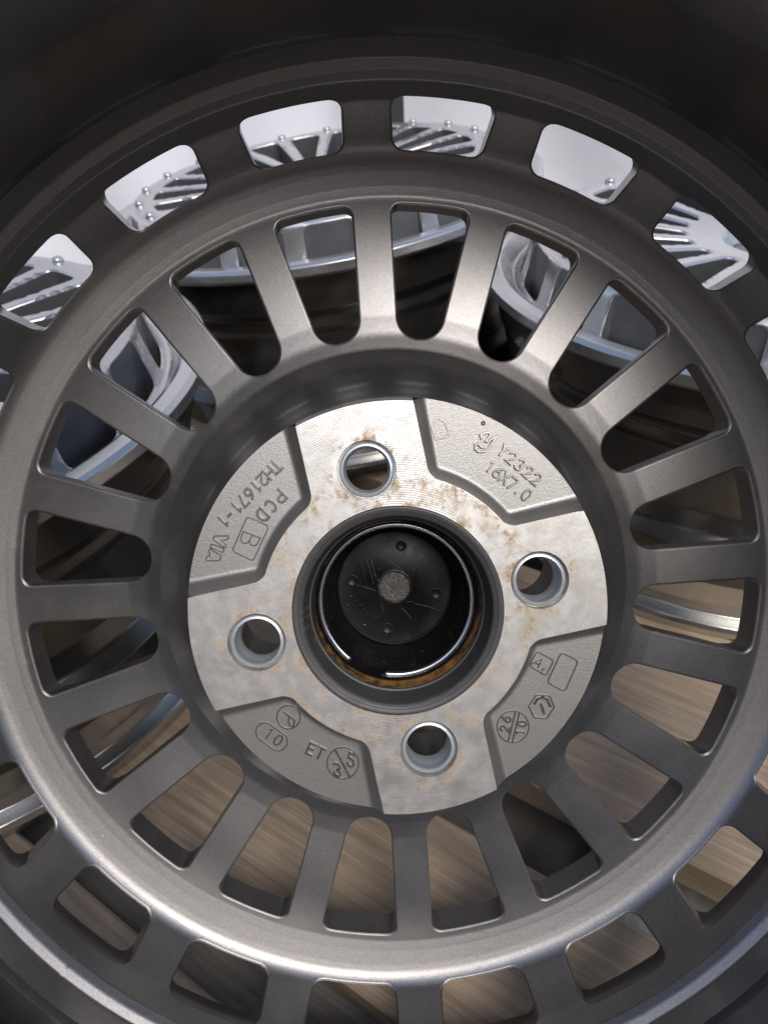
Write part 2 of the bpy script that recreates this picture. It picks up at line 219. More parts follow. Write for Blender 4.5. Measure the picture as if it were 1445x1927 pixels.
def concrete_mat():
    mt, nt, b = new_mat('concrete'); v = coords(nt)
    col = mix(nt, noise(nt, v, 9, 6, .65), (.26, .245, .22), (.38, .355, .32))
    st = ramp(nt, noise(nt, v, 45, 4), [(.6, 0), (.75, .7)]); col = mix(nt, st, col, (.12, .11, .10))
    sp = N(nt, 'ShaderNodeSeparateXYZ'); nt.links.new(v, sp.inputs[0])
    bank_tint = ramp(nt, math_(nt, 'ADD', math_(nt, 'MULTIPLY', sp.outputs[1], -1.0), -.6), [(.0, 0), (.5, 1)])  # brown for the added bank, which shows only in reflections
    col = mix(nt, bank_tint, col, mix(nt, noise(nt, v, 6, 5), (.27, .175, .11), (.38, .26, .18)))
    nt.links.new(col, b.inputs['Base Color']); b.inputs['Roughness'].default_value = .85
    bump(nt, b, noise(nt, v, 300, 4), .3, .001); return mt
M['concrete'] = concrete_mat()

def sheet_mat():
    mt, nt, b = new_mat('white_plastic'); v = coords(nt)
    col = mix(nt, noise(nt, v, 3, 3), (.87, .87, .92), (.91, .91, .95)); nt.links.new(col, b.inputs['Base Color'])
    b.inputs['Roughness'].default_value = .6; bump(nt, b, noise(nt, v, 12, 3), .3, .01); return mt
M['sheet'] = sheet_mat()
mt, nt_, b_ = new_mat('dark_strip'); b_.inputs['Base Color'].default_value = (.05, .05, .05, 1); b_.inputs['Roughness'].default_value = .6; M['strip'] = mt

# ------------------------------------------------------------------ objects
def empty(name, mw=None, label=None, cat=None, group=None):
    o = bpy.data.objects.new(name, None); COL.objects.link(o); o.empty_display_size = .05
    if mw is not None: o.matrix_world = mw
    if label: o['label'] = label
    if cat: o['category'] = cat
    if group: o['group'] = group
    return o

def mesh(name, V, F, Nn=None, smooth=True):
    me = bpy.data.meshes.new(name)
    V = np.asarray(V, float) * MM
    me.from_pydata(V.tolist(), [], [tuple(int(i) for i in f) for f in F])
    if smooth: me.polygons.foreach_set('use_smooth', [True] * len(me.polygons))
    me.update()
    if Nn is not None:
        me.normals_split_custom_set_from_vertices(np.asarray(Nn, float).tolist())
    return me

def obj(name, me, mat, parent=None, rotz=0, loc=None):
    o = bpy.data.objects.new(name, me); COL.objects.link(o)
    if mat is not None and not me.materials: me.materials.append(mat)
    if parent is not None: o.parent = parent
    o.rotation_euler = (0, 0, rotz)
    if loc is not None: o.location = Vector(loc) * MM
    return o

def lathe(prof, n=128, a0=0, a1=2 * PI, close=False):
    """revolve (r, z) points about Z; sharp corners kept by splitting where the profile bends hard"""
    prof = [np.array(p_[:2], float) for p_ in prof]
    full = abs(a1 - a0 - 2 * PI) < 1e-6
    ang = np.linspace(a0, a1, n + 1)
    if full: ang = ang[:-1]
    # vertex rings, doubled at hard bends
    segs = []
    V, F, NN = [], [], []
    dirs = [(prof[i + 1] - prof[i]) / (np.linalg.norm(prof[i + 1] - prof[i]) + 1e-12) for i in range(len(prof) - 1)]
    def nrm(i):
        d = dirs[i]; return np.array([-d[1], d[0]])
    for i in range(len(prof) - 1):
        n0 = nrm(i); n1 = nrm(i)
        if i > 0 and dirs[i - 1] @ dirs[i] > .6: n0 = nrm(i - 1) + nrm(i)
        if i < len(dirs) - 1 and dirs[i + 1] @ dirs[i] > .6: n1 = nrm(i + 1) + nrm(i)
        b = len(V)
        for (r_, z_), nn in ((prof[i], n0), (prof[i + 1], n1)):
            nn = nn / np.linalg.norm(nn)
            for a in ang:
                V.append((r_ * math.sin(a), r_ * math.cos(a), z_)); NN.append((nn[0] * math.sin(a), nn[0] * math.cos(a), nn[1]))
        k = len(ang); m_ = k if full else k - 1
        for j in range(m_):
            j2 = (j + 1) % k
            F.append((b + j, b + j2, b + k + j2, b + k + j))
    F, NN = orient(V, F, NN)
    return V, F, NN

def orient(V, F, NN):
    """turn faces so that they agree with the given normals"""
    V = np.asarray(V, float); NN = np.asarray(NN, float); out = []
    for f in F:
        a, b, c = V[f[0]], V[f[1]], V[f[2]]
        g = np.cross(b - a, c - a)
        if np.dot(g, g) < 1e-14 and len(f) > 3: g = np.cross(c - a, V[f[3]] - a)
        if np.dot(g, NN[list(f)].sum(0)) < 0: f = tuple(f)[::-1]
        out.append(tuple(f))
    return out, NN

def fillet(pts, step=.4):
    """profile polyline (r, z, corner radius) -> dense points"""
    P = [np.array(q[:2], float) for q in pts]; R = [(q[2] if len(q) > 2 else 0) for q in pts]
    out = [P[0]]
    for i in range(1, len(P) - 1):
        if R[i] <= 0: out.append(P[i]); continue
        u = (P[i - 1] - P[i]); v = (P[i + 1] - P[i]); lu, lv = np.linalg.norm(u), np.linalg.norm(v); u /= lu; v /= lv
        c = max(-1, min(1, u @ v)); th = math.acos(c)
        if th > PI - 1e-3: out.append(P[i]); continue
        t = min(R[i] / math.tan(th / 2), .49 * lu, .49 * lv)
        A, B = P[i] + u * t, P[i] + v * t
        for k in np.linspace(0, 1, 9): out.append((1 - k) ** 2 * A + 2 * k * (1 - k) * P[i] + k * k * B)
    out.append(P[-1])
    # resample by arc length
    out = np.array(out); d = np.r_[0, np.cumsum(np.linalg.norm(np.diff(out, axis=0), axis=1))]
    n = max(2, int(d[-1] / step)); s = np.linspace(0, d[-1], n + 1)
    s = np.unique(np.r_[s, d])
    return s, np.interp(s, d, out[:, 0]), np.interp(s, d, out[:, 1])

def inside(pts, poly):
    poly = np.asarray(poly); x, y = pts[:, 0], pts[:, 1]; c = np.zeros(len(pts), bool); j = len(poly) - 1
    for i in range(len(poly)):
        xi, yi = poly[i]; xj, yj = poly[j]
        m_ = ((yi > y) != (yj > y)) & (x < (xj - xi) * (y - yi) / (yj - yi + 1e-30) + xi)
        c ^= m_; j = i
    return c

def dist_poly(pts, poly, closed=True):
    poly = np.asarray(poly, float); A = poly if closed else poly[:-1]; B = np.roll(poly, -1, 0) if closed else poly[1:]
    best = np.full(len(pts), 1e9)
    for a, b in zip(A, B):
        ab = b - a; t = np.clip(((pts - a) @ ab) / (ab @ ab + 1e-12), 0, 1)
        d = np.linalg.norm(pts - a - t[:, None] * ab, axis=1); best = np.minimum(best, d)
    return best

def cdt(outline, holes, interior):
    """constrained triangulation of a region with holes -> points, triangles (counter-clockwise)"""
    pts = []; edges = []
    for loop in [outline] + holes:
        b = len(pts); k = len(loop)
        pts += [tuple(q) for q in loop]; edges += [(b + i, b + (i + 1) % k) for i in range(k)]
    nb = len(pts)
    pts += [tuple(q) for q in interior]
    vo, eo, fo, ov, oe, of = delaunay_2d_cdt([Vector(q) for q in pts], edges, [], 0, 1e-5)
    P = np.array([tuple(v) for v in vo]); T = np.array([tuple(f) for f in fo])
    c = P[T].mean(1)
    keep = inside(c, outline)
    for h in holes: keep &= ~inside(c, h)
    T = T[keep]
    a = P[T[:, 1]] - P[T[:, 0]]; b = P[T[:, 2]] - P[T[:, 0]]
    cr = a[:, 0] * b[:, 1] - a[:, 1] * b[:, 0]; T = T[abs(cr) > 1e-7]; cr = cr[abs(cr) > 1e-7]
    T[cr < 0] = T[cr < 0][:, ::-1]
    return P, T

def dedupe(pts, eps):
    out = []; seen = {}
    for q in pts:
        k = (round(q[0] / eps), round(q[1] / eps))
        if k in seen: continue
        seen[k] = 1; out.append(q)
    return out

class Wall:
    """a revolved cast wall in (angle, arc length) space, with rounded hole edges"""
    def __init__(s, prof, rref, bev, n=20, sign=1):
        s.s, s.r, s.z = fillet(prof, .25); s.rref = rref; s.bev = bev; s.n = n; s.sign = sign
    def s_of_r(s, r): return np.interp(r, s.r, s.s)          # where r grows along s
    def pos(s, P, d):
        def rz(t): return np.interp(t, s.s, s.r), np.interp(t, s.s, s.z)
        e = .35
        r_, z_ = rz(P[:, 1]); ra, za = rz(P[:, 1] - e); rb, zb = rz(P[:, 1] + e)
        dr, dz = rb - ra, zb - za; L = np.hypot(dr, dz) + 1e-12
        nr, nz = -dz / L * s.sign, dr / L * s.sign
        R = s.bev; dd = np.clip(R - d, 0, R * .97); dp = R - np.sqrt(np.maximum(R * R - dd * dd, 0))
        r_ = r_ - nr * dp; z_ = z_ - nz * dp
        a = P[:, 0] / s.rref
        return np.stack([r_ * np.sin(a), r_ * np.cos(a), z_], 1), np.stack([nr * np.sin(a), nr * np.cos(a), nz], 1)
    def build(s, outline, holes, interior, edge_loops, drop, tri_back=True, dist_loops=None, draft=None, radial=None):
        """edge_loops: polylines (closed flag) that bound the metal; drop(P)->depth of the side walls along -sign*Z"""
        P, T = cdt(outline, holes, interior)
        def dist(Q):
            d = np.full(len(Q), 1e9)
            for lp, cl in (dist_loops or edge_loops): d = np.minimum(d, dist_poly(Q, lp, cl))
            return d
        V, n0 = s.pos(P, dist(P))
        h = .04
        ex = np.array([h, 0]); ey = np.array([0, h])
        Vx = s.pos(P + ex, dist(P + ex))[0] - s.pos(P - ex, dist(P - ex))[0]
        Vy = s.pos(P + ey, dist(P + ey))[0] - s.pos(P - ey, dist(P - ey))[0]
        nn = np.cross(Vx, Vy); nn /= np.linalg.norm(nn, axis=1)[:, None] + 1e-12
        fl = np.sign((nn * n0).sum(1)); fl[fl == 0] = 1; nn *= fl[:, None]
        F = [tuple(t) for t in T]; VV = [V]; NN = [nn]; cnt = len(V); feet = []; s.ntop = len(T)
        for lp, cl in edge_loops:
            Q = np.asarray(lp, float); top, _ = s.pos(Q, np.zeros(len(Q))); dpt = drop(Q)
            bot = top.copy(); bot[:, 2] -= s.sign * dpt
            tg = np.roll(Q, -1, 0) - np.roll(Q, 1, 0) if cl else np.gradient(Q, axis=0)
            tt = s.pos(Q + tg * .02, np.zeros(len(Q)))[0] - top; tt[:, 2] = 0
            wn = np.stack([tt[:, 1], -tt[:, 0], 0 * tt[:, 0]], 1); wn /= np.linalg.norm(wn, axis=1)[:, None] + 1e-12
            # the wall's normal points into the hole: away from the metal
            mid = (Q + .3 * 0); test = s.pos(Q, np.zeros(len(Q)))[0]
            off = np.stack([tg[:, 1], -tg[:, 0]], 1); off /= np.linalg.norm(off, axis=1)[:, None] + 1e-12
            tq = Q + off * .25
            ins = inside(tq, outline)
            for hh in holes: ins &= ~inside(tq, hh)
            o3 = s.pos(tq, np.zeros(len(Q)))[0] - top
            sg = np.where(ins, -1, 1)[:, None] * o3; sg[:, 2] = 0
            # vertices on the open ends of a notch test badly: take the majority
            sgn = np.sign((wn * sg).sum(1)); sgn = 1 if sgn.sum() >= 0 else -1
            wn = wn * sgn
            if draft is not None: bot -= wn * draft(Q)[:, None]
            if radial is not None:
                rq = np.hypot(bot[:, 0], bot[:, 1])[:, None]; rd = radial(Q)[:, None]; bot[:, :2] *= (rq + rd) / rq
            feet.append((Q, bot))
            k = len(Q); VV += [top, bot]; NN += [wn, wn]
            for i in range(k if cl else k - 1):
                j = (i + 1) % k; F.append((cnt + i, cnt + j, cnt + k + j, cnt + k + i))
            cnt += 2 * k
        if tri_back:
            Bk = V.copy(); Bk[:, 2] = s.pos(P, dist(P) * 0 + 99)[0][:, 2] - s.sign * drop(P)
            for Q, bt in feet:
                tp = s.pos(Q, np.zeros(len(Q)))[0]; disp = (bt - tp)[:, :2]
                for i in range(len(P)):
                    d2 = ((Q - P[i]) ** 2).sum(1); j = int(d2.argmin()); dd = math.sqrt(d2[j])
                    if dd < 7: Bk[i, :2] += disp[j] * (1 - dd / 7)
                    if dd < .02: Bk[i] = bt[j]
            VV.append(Bk); NN.append(np.tile([0, 0, -s.sign], (len(Bk), 1)).astype(float))
            F += [tuple(cnt + i for i in t[::-1]) for t in T]
        VV = np.vstack(VV); NN = np.vstack(NN)
        F, NN = orient(VV, F, NN)
        return VV, F, NN

def arc2(cx, cy, r, a0, a1, n):
    return [(cx + r * math.cos(a), cy + r * math.sin(a)) for a in np.linspace(a0, a1, n)]

def slot_outline(o=0.0, dens=1, r_out=158.0, half=16.6, cr=4.0, r_in_c=112.6, r_in=9.9):
    """one spoke slot in real plane coordinates (x across, y outward), grown by o"""
    ro = r_out + o; c = cr + o
    # corner circle centre: inside outer arc by c, inside the side line by c
    # side line from tangent of inner circle to outer corner
    ex, ey = half, math.sqrt(r_out ** 2 - half ** 2)      # ideal sharp corner
    # direction of the side line tangent to the inner circle
    dx, dy = ex, ey - r_in_c; D = math.hypot(dx, dy); base = math.atan2(dy, dx)
    phi = base - math.asin(r_in / D) * -1 if False else base + math.asin(r_in / D)
    # tangent point on the right of the circle
    tx, ty = r_in * math.sin(phi), r_in_c - r_in * math.cos(phi)
    ux, uy = ex - tx, ey - ty; L = math.hypot(ux, uy); ux /= L; uy /= L
    nx, ny = uy, -ux                                        # outward (right) normal
    # corner circle centre: (ro-c) from origin and c inside the side line
    cc = cr; k = None
    for t in np.linspace(L, L - 15, 3001):
        px, py = tx + ux * t - nx * cc, ty + uy * t - ny * cc
        if math.hypot(px, py) <= r_out - cc: k = (px, py); break
    kx, ky = k
    aout = math.atan2(ky, kx); aside = math.atan2(ny, nx)
    n = max(2, int(6 * dens))
    right = []
    # from outer arc (x=0) clockwise to the corner, side, inner end
    th1 = math.atan2(kx, ky)
    for t in np.linspace(0, th1, max(3, int(7 * dens)))[:-1]: right.append((ro * math.sin(t), ro * math.cos(t)))
    right += arc2(kx, ky, c, aout, aside, n)
    e0 = (kx + nx * c, ky + ny * c); e1 = (tx + nx * o, ty + ny * o)
    for t in np.linspace(0, 1, max(3, int(14 * dens)))[1:-1]: right.append((e0[0] + (e1[0] - e0[0]) * t, e0[1] + (e1[1] - e0[1]) * t))
    right += arc2(0, r_in_c, r_in + o, aside, -PI / 2, max(5, int(12 * dens)))
    left = [(-x, y) for x, y in right[-2:0:-1]]
    return right + left

def to_param(poly, wall):
    q = np.asarray(poly, float); r_ = np.hypot(q[:, 0], q[:, 1]); a = np.arctan2(q[:, 0], q[:, 1])
    return np.stack([a * wall.rref, wall.s_of_r(r_)], 1)

def notch_region(wall, half, s0, s1, slot_fn, dens, offs, spacing, n_arc):
    """region |angle|<half between s0 and s1 with half a slot cut from each side. Returns outline, edges, interior"""
    H = half * wall.rref
    def right_half(o):                       # the left half of a slot that sits at +half: shift its outline
        q = slot_fn(o)
        q = q[q[:, 0] <= 1e-9] if False else q
        return q
    full = slot_fn(0.0)                      # param coordinates, slot centred on 0, starts at top centre, clockwise
    k = int(np.argmin(full[:, 1] + abs(full[:, 0]) * 100))    # inner tip (x = 0)
    rt = full[:k + 1]                        # x >= 0 side, from outer to inner
    edgeL = np.stack([rt[:, 0] - H, rt[:, 1]], 1)            # slot at -half: its right side is metal's left border
    edgeR = np.stack([-rt[:, 0] + H, rt[:, 1]], 1)
    xs = np.linspace(-H, H, n_arc + 1)
    bot = [(x, s0) for x in xs]; top = [(x, s1) for x in xs[::-1]]
    smin, smax = edgeL[-1, 1], edgeL[0, 1]
    m0 = max(1, int((smin - s0) / spacing)); m1 = max(1, int((s1 - smax) / spacing))
    rise = [s0 + (smin - offs[-1] - s0) * i / m0 for i in range(1, m0 + 1)] + [smin - o for o in offs[-2::-1]]
    rise2 = [smax + o for o in offs] + [smax + offs[-1] + (s1 - smax - offs[-1]) * i / m1 for i in range(1, m1)]
    rise = [v for v in rise if v > s0 + .05]; rise2 = [v for v in rise2 if v < s1 - .05]
    outline = bot + [(H, v) for v in rise] + [tuple(q) for q in edgeR[::-1]] + [(H, v) for v in rise2] + top \
        + [(-H, v) for v in rise2[::-1]] + [tuple(q) for q in edgeL] + [(-H, v) for v in rise[::-1]]
    interior = []
    for o in offs:
        q = slot_fn(o); kk = int(np.argmin(q[:, 1] + abs(q[:, 0]) * 100)); q = q[:kk + 1]
        for x, y in q:
            if x > .02: interior += [(x - H, y), (-x + H, y)]
            elif s0 + .05 < y < s1 - .05: interior += [(-H, y), (H, y)]
    om = offs[-1]
    gx = np.arange(-H + .5 * spacing, H, spacing); gy = np.arange(s0 + spacing * .8, s1 - spacing * .4, spacing)
    G = np.array([(x + (spacing * .5 if j % 2 else 0), y) for j, y in enumerate(gy) for x in gx])
    eL = np.array(edgeL); eR = np.array(edgeR)
    keep = inside(G, outline) & (dist_poly(G, eL, False) > om + spacing * .45) & (dist_poly(G, eR, False) > om + spacing * .45) & (abs(G[:, 0]) < H - .3 * spacing)
    interior += [tuple(q) for q in G[keep]]
    # keep the side borders of inserted points as part of the outline
    side = [q for q in interior if abs(abs(q[0]) - H) < 1e-6]; interior = [q for q in interior if abs(abs(q[0]) - H) >= 1e-6]
    it = np.array(interior); it = it[inside(it, outline)]
    interior = dedupe([tuple(q) for q in it], .02)
    return outline, [(eL, False), (eR, False)], interior

def replicate(V, F, NN, n, step=None):
    V = np.asarray(V); NN = np.asarray(NN); vs, ns, fs = [], [], []
    for k in range(n):
        a = k * 2 * PI / n; c, s_ = math.cos(a), math.sin(a); Rm = np.array([[c, -s_, 0], [s_, c, 0], [0, 0, 1]])
        vs.append(V @ Rm.T); ns.append(NN @ Rm.T); fs += [tuple(i + k * len(V) for i in f) for f in F]
    return np.vstack(vs), fs, np.vstack(ns)

def strokes(lines, hw, h, zf):
    """raised or embossed strokes: a low flat-topped ridge along each polyline"""
    V, F = [], []
    for ln in lines:
        q = [np.array(p_, float) for p_ in ln]
        q2 = [q[0]]
        for a in q[1:]:
            if np.linalg.norm(a - q2[-1]) > .04: q2.append(a)
        q = q2
        if len(q) < 2: continue
        closed = np.linalg.norm(q[0] - q[-1]) < .06 and len(q) > 4
        if closed: q = q[:-1]
        else:
            d0 = q[0] - q[1]; d1 = q[-1] - q[-2]
            q[0] = q[0] + d0 / np.linalg.norm(d0) * hw * .5; q[-1] = q[-1] + d1 / np.linalg.norm(d1) * hw * .5
        n = len(q); b = len(V)
        for i in range(n):
            pa = q[i - 1] if (closed or i > 0) else q[i]; pb = q[(i + 1) % n] if (closed or i < n - 1) else q[i]
            da = q[i] - pa; db = pb - q[i]
            la, lb = np.linalg.norm(da), np.linalg.norm(db)
            da = da / la if la > 1e-9 else db / lb; db = db / lb if lb > 1e-9 else da
            t = da + db; t = t / (np.linalg.norm(t) + 1e-9) if np.linalg.norm(t) > .3 else da
            nr = np.array([-t[1], t[0]]); sc = min(1.5, 1 / max(.5, abs(nr @ np.array([-da[1], da[0]]))))
            for u, v in ((-1, -.3), (-.82, .62), (-.5, 1), (.5, 1), (.82, .62), (1, -.3)):
                x, y = q[i] + nr * u * hw * sc; V.append((x, y, zf(x, y) + v * h))
        for i in range(n if closed else n - 1):
            j = (i + 1) % n
            for k in range(5): F.append((b + 6 * i + k, b + 6 * j + k, b + 6 * j + k + 1, b + 6 * i + k + 1))
        if not closed:
            F.append(tuple(b + k for k in range(6))); F.append(tuple(b + 6 * (n - 1) + k for k in range(5, -1, -1)))
    return V, F

# ------------------------------------------------------------------ the near wheel, seen from behind
WR = Matrix(((0.99806273, 0.06163299, 0.00849473, 0), (-0.02769294, 0.56235484, -0.82643217, 0), (-0.05571254, 0.82459591, 0.5629722, 0), (0, 0, 0, 1)))
WO = Vector((2.82666, 170.78387, 210.5286)) * MM
wheel = empty('alloy_wheel', Matrix.Translation(WO) @ WR @ Matrix.Rotation(0.2182, 4, 'Z'),
              'gunmetal alloy wheel seen from behind, filling the view, with a bare machined hub pad', 'wheel')

SLOT = 2 * PI / 20
spoke_prof = [(94, -52.3), (98, -54.1, 8), (104, -55.8, 20), (112, -56.9, 20), (160.6, -59.75, 2.5), (162.8, -59.15, 2.0), (165, -58.6)]
wall = Wall(spoke_prof, 130.0, .75)
s98, s163 = float(wall.s_of_r(98.0)), float(wall.s_of_r(164.2))
sf = lambda o: to_param(slot_outline(o, 1.25), wall)
outl, edges, inter = notch_region(wall, SLOT / 2, s98, s163, sf, 1, [.12, .3, .6, 1.0, 1.4], 1.4, 24)
H_ = SLOT / 2 * wall.rref; full_ = sf(0.0)
V, F, NN = wall.build(outl, [], inter, edges, lambda P: np.full(len(P), 20.0), dist_loops=[(full_ + [H_, 0], True), (full_ - [H_, 0], True)],
    draft=lambda Q: np.interp(Q[:, 1], [s98, s98 + 40, s163 - 8.5, s163 - 6.5], [.8, 1.2, 1.5, 4.0]))
me = mesh('spoke', V, F, NN)
for k in range(20): obj('spoke', me, M['gunmetal'], wheel, rotz=(k + .5) * SLOT)

# ring with the twenty rim windows
ring_prof = [(163.2, -58.9), (164.2, -58.75), (176.4, -55.2, 13), (186.6, -33.5, 6), (188.6, -24.0, 1.5), (190.8, -20.6, 2.5), (193.6, -18.2, 1.2), (194.0, -12, 3), (194, -6)]
rw = Wall(ring_prof, 184.0, .75)
sa = float(rw.s_of_r(164.2)); sb = rw.s[-1] - 1.0
swi = float(np.interp(176.6, rw.r, rw.s)); swo = float(np.interp(186.9, rw.r[rw.s < np.interp(188.5, rw.r, rw.s)], rw.s[rw.s < np.interp(188.5, rw.r, rw.s)]))
def window_outline(o=0.0):
    """rounded rectangle in (arc, s); starts at the outer centre, clockwise"""
    hw, c = 19.5 + o, 5.2 + o; t0, t1 = swi - o, swo + o; hwi = hw - .8
    right = [(x, t1) for x in np.linspace(0, hw - c, 7)[:-1]]
    right += arc2(hw - c, t1 - c, c, PI / 2, 0, 8)
    right += [(hw + (hwi - hw) * t, t1 - c + (t0 + c - t1 + c) * t) for t in np.linspace(0, 1, 8)[1:-1]]
    right += arc2(hwi - c, t0 + c, c, 0, -PI / 2, 8)
    right += [(x, t0) for x in np.linspace(hwi - c, 0, 7)[1:]]
    return np.array(right + [(-x, y) for x, y in right[-2:0:-1]])
outl, edges, inter = notch_region(rw, SLOT / 2, sa, sb, window_outline, 1, [.12, .3, .6, 1.0, 1.4], 1.2, 36)
H_ = SLOT / 2 * rw.rref; full_ = window_outline(0.0)
V, F, NN = rw.build(outl, [], inter, edges, lambda P: np.full(len(P), 22.0), tri_back=False, dist_loops=[(full_ + [H_, 0], True), (full_ - [H_, 0], True)],
    radial=lambda Q: np.interp(Q[:, 1], [swi, swi + 4, swo - 4, swo], [7, 9.5, 11.5, 12.5]))
V, F, NN = replicate(V, F, NN, 20)
# turn so that windows line up with slots (metal strip centred between slots)
c_, s_ = math.cos(SLOT / 2), math.sin(SLOT / 2); Rz = np.array([[c_, -s_, 0], [s_, c_, 0], [0, 0, 1]])
obj('window_ring', mesh('window_ring', V @ Rz.T, F, NN @ Rz.T), M['gunmetal'], wheel)
# NB the ring is painted like the spokes; the deep barrel is glossier

rb = float(np.interp(sb, rw.s, rw.r)); zb = float(np.interp(sb, rw.s, rw.z))
_, pr, pz = fillet([(rb, zb), (193.2, -2, 20), (189.5, 40, 60), (189, 95, 30), (196, 118, 12), (203, 124, 6), (204, 139, 5), (212, 142, 3), (217, 139)], 1.0)
V, F, NN = lathe(list(zip(pr, pz)), 240)
NN = np.asarray(NN); 
# inner face looks at the axis
V = np.asarray(V)
def face_in(V, F, NN, inward=True):
    V = np.asarray(V); NN = np.asarray(NN)
    rad = np.hypot(V[:, 0], V[:, 1])[:, None] + 1e-9
    m_ = ((V[:, :2] / rad) * NN[:, :2]).sum()
    if (m_ > 0) == inward: NN = -NN; F = [tuple(f)[::-1] for f in F]
    return V, F, NN
V, F, NN = face_in(V, F, NN)
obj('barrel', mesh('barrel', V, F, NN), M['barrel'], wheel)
# outer side of the barrel and the outboard lip
V, F, NN = lathe([(217, 139), (218, 136), (207, 130), (206, 112), (196, 100), (195, 30), (202, 10), (205, -30), (207, -38), (219, -41), (220, -46), (218, -50), (208, -51), (203, -46), (197, -35), (193, -28)], 160)
V, F, NN = face_in(V, F, NN, False)
obj('outboard_lip', mesh('outboard_lip', V, F, NN), M['gunmetal'], wheel)

# hub cone between pad and spokes
_, pr, pz = fillet([(74.2, -8.0), (74.8, -14, 10), (77.0, -28, 25), (82.5, -41, 20), (90, -49.4, 18), (98, -54.05)], .8)
# match the spokes' own profile at r = 98
pz[-1] = float(np.interp(s98, wall.s, wall.z)); pr[-1] = 98.0
V, F, NN = lathe(list(zip(pr, pz)), 240)
NN = np.asarray(NN)
if NN[0][2] + NN[len(NN) // 2][2] < 0: NN = -NN; F = [tuple(f)[::-1] for f in F]
# last ring takes the spokes' normal
nz = np.asarray(wall.pos(np.array([[0.0, s98]]), np.array([9.0]))[1])[0]
V = np.asarray(V); rad = np.hypot(V[:, 0], V[:, 1]); last = rad > 97.99
NN = np.asarray(NN).copy(); NN[last, 0] = nz[1] * V[last, 0] / rad[last]; NN[last, 1] = nz[1] * V[last, 1] / rad[last]; NN[last, 2] = nz[2]
obj('hub_cone', mesh('hub_cone', V, F, NN), M['gunmetal'], wheel)

# ---- machined mounting face: four pads joined by the ring round the bore
RB, RP, RI = 36.6, 72.3, 47.4
def pol(r_, deg): a = math.radians(deg); return (r_ * math.sin(a), r_ * math.cos(a))
def bez(a, b, c, n):
    a, b, c = map(np.array, (a, b, c)); return [tuple((1 - t) ** 2 * a + 2 * t * (1 - t) * b + t * t * c) for t in np.linspace(0, 1, n)]
# half border of a pocket on the clockwise side of the pad at 0 degrees: from the outer edge inwards to 45 degrees
pA, pC = np.array(pol(RP, 16.3)), np.array(pol(48.6, 24.6)); dirn = (pC - pA) / np.linalg.norm(pC - pA)
half_line = [tuple(pA + (pC - dirn * 2.6 - pA) * t) for t in np.linspace(0, 1, 14)]
half_line += bez(pC - dirn * 2.6, pC + dirn * .3, pol(RI, 28.2), 8)[1:]
half_line += [pol(RI, a) for a in np.linspace(28.2, 45, 10)[1:]]
cw = half_line                                       # outer -> 45 deg
ccw = [(-x, y) for x, y in half_line]
outer_arc = [pol(RP, a) for a in np.linspace(-16.3, 16.3, 20)][1:-1]
inner_arc = [pol(RB, a) for a in np.linspace(45, -45, 40)]
def radial(a, r_a, r_b, n): return [pol(r_, a) for r_ in np.linspace(r_a, r_b, n)][1:-1]
outline = cw + radial(45, RI, RB, 6) + inner_arc + radial(-45, RB, RI, 6) + ccw[::-1] + outer_arc
hole = [(10.1 * math.sin(a), 50 + 10.1 * math.cos(a)) for a in np.linspace(0, 2 * PI, 49)[:-1]]
gx = np.arange(-52, 52, 2.5); G = np.array([(x, y) for x in gx for y in np.arange(24, 74, 2.5)])
keep = inside(G, outline) & ~inside(G, hole) & (dist_poly(G, outline) > 1.0) & (dist_poly(G, hole) > 1.0)
P, T = cdt(outline, [hole], [tuple(q) for q in G[keep]])
V = [(x, y, 0.0) for x, y in P]; F = [tuple(t) for t in T]; NN = [(0, 0, 1.0)] * len(V)
def skirt(loop, closed, z0, z1, outward, V, F, NN, grow=0.0):
    b = len(V); k = len(loop)
    q = np.array(loop, float)
    for zz in (z0, z1):
        for i in range(k):
            s_ = 1 + (grow / np.hypot(*q[i]) if zz == z1 else 0)
            V.append((q[i][0] * s_, q[i][1] * s_, zz)); n_ = np.array(outward(q[i])); n_ = n_ / np.linalg.norm(n_); NN.append((n_[0], n_[1], 0.0))
    for i in range(k if closed else k - 1):
        j = (i + 1) % k; F.append((b + i, b + j, b + k + j, b + k + i))
skirt([pol(RP, a) for a in np.linspace(-16.3, 16.3, 20)], False, 0, -8.4, lambda q: q, V, F, NN, 1.95)
skirt(hole, True, 0, -4.0, lambda q: -(q - np.array([0, 50])), V, F, NN)
skirt(inner_arc, False, 0, -14, lambda q: -q, V, F, NN)
F, NN = orient(V, F, NN)
V, F, NN = replicate(V, F, NN, 4)
me_mount = mesh('mounting_face', V, F, NN)

# ---- cast pockets between the pads
def mirror45(q):                                     # the next pad's counter-clockwise border, seen from this one
    r_ = math.hypot(*q); a = math.degrees(math.atan2(q[0], q[1])); return pol(r_, 90 - a)
bord = cw + [mirror45(q) for q in cw[:-1]][::-1]     # open polyline: outer edge -> 45 -> outer edge
arcp = [pol(RP, a) for a in np.linspace(90 - 16.3, 16.3, 42)][1:-1]
outline_p = bord + arcp
PW, PH = 5.0, 8.0
def pz_of(Q):
    d = dist_poly(Q, bord, False); t = np.clip(d / PW, 0, 1.6)
    # straight wall with a round foot and a small round shoulder
    t1 = np.clip(t, 0, 1); z = -PH * (1 - (1 - t1) ** 2.4)
    return z
def pocket_pos(Q):
    z = pz_of(Q); r_ = np.hypot(Q[:, 0], Q[:, 1]); g = 1 + (1.95 * (-z / PH) * np.clip((r_ - 52) / 20.3, 0, 1)) / r_
    return np.stack([Q[:, 0] * g, Q[:, 1] * g, z], 1)
inter = []
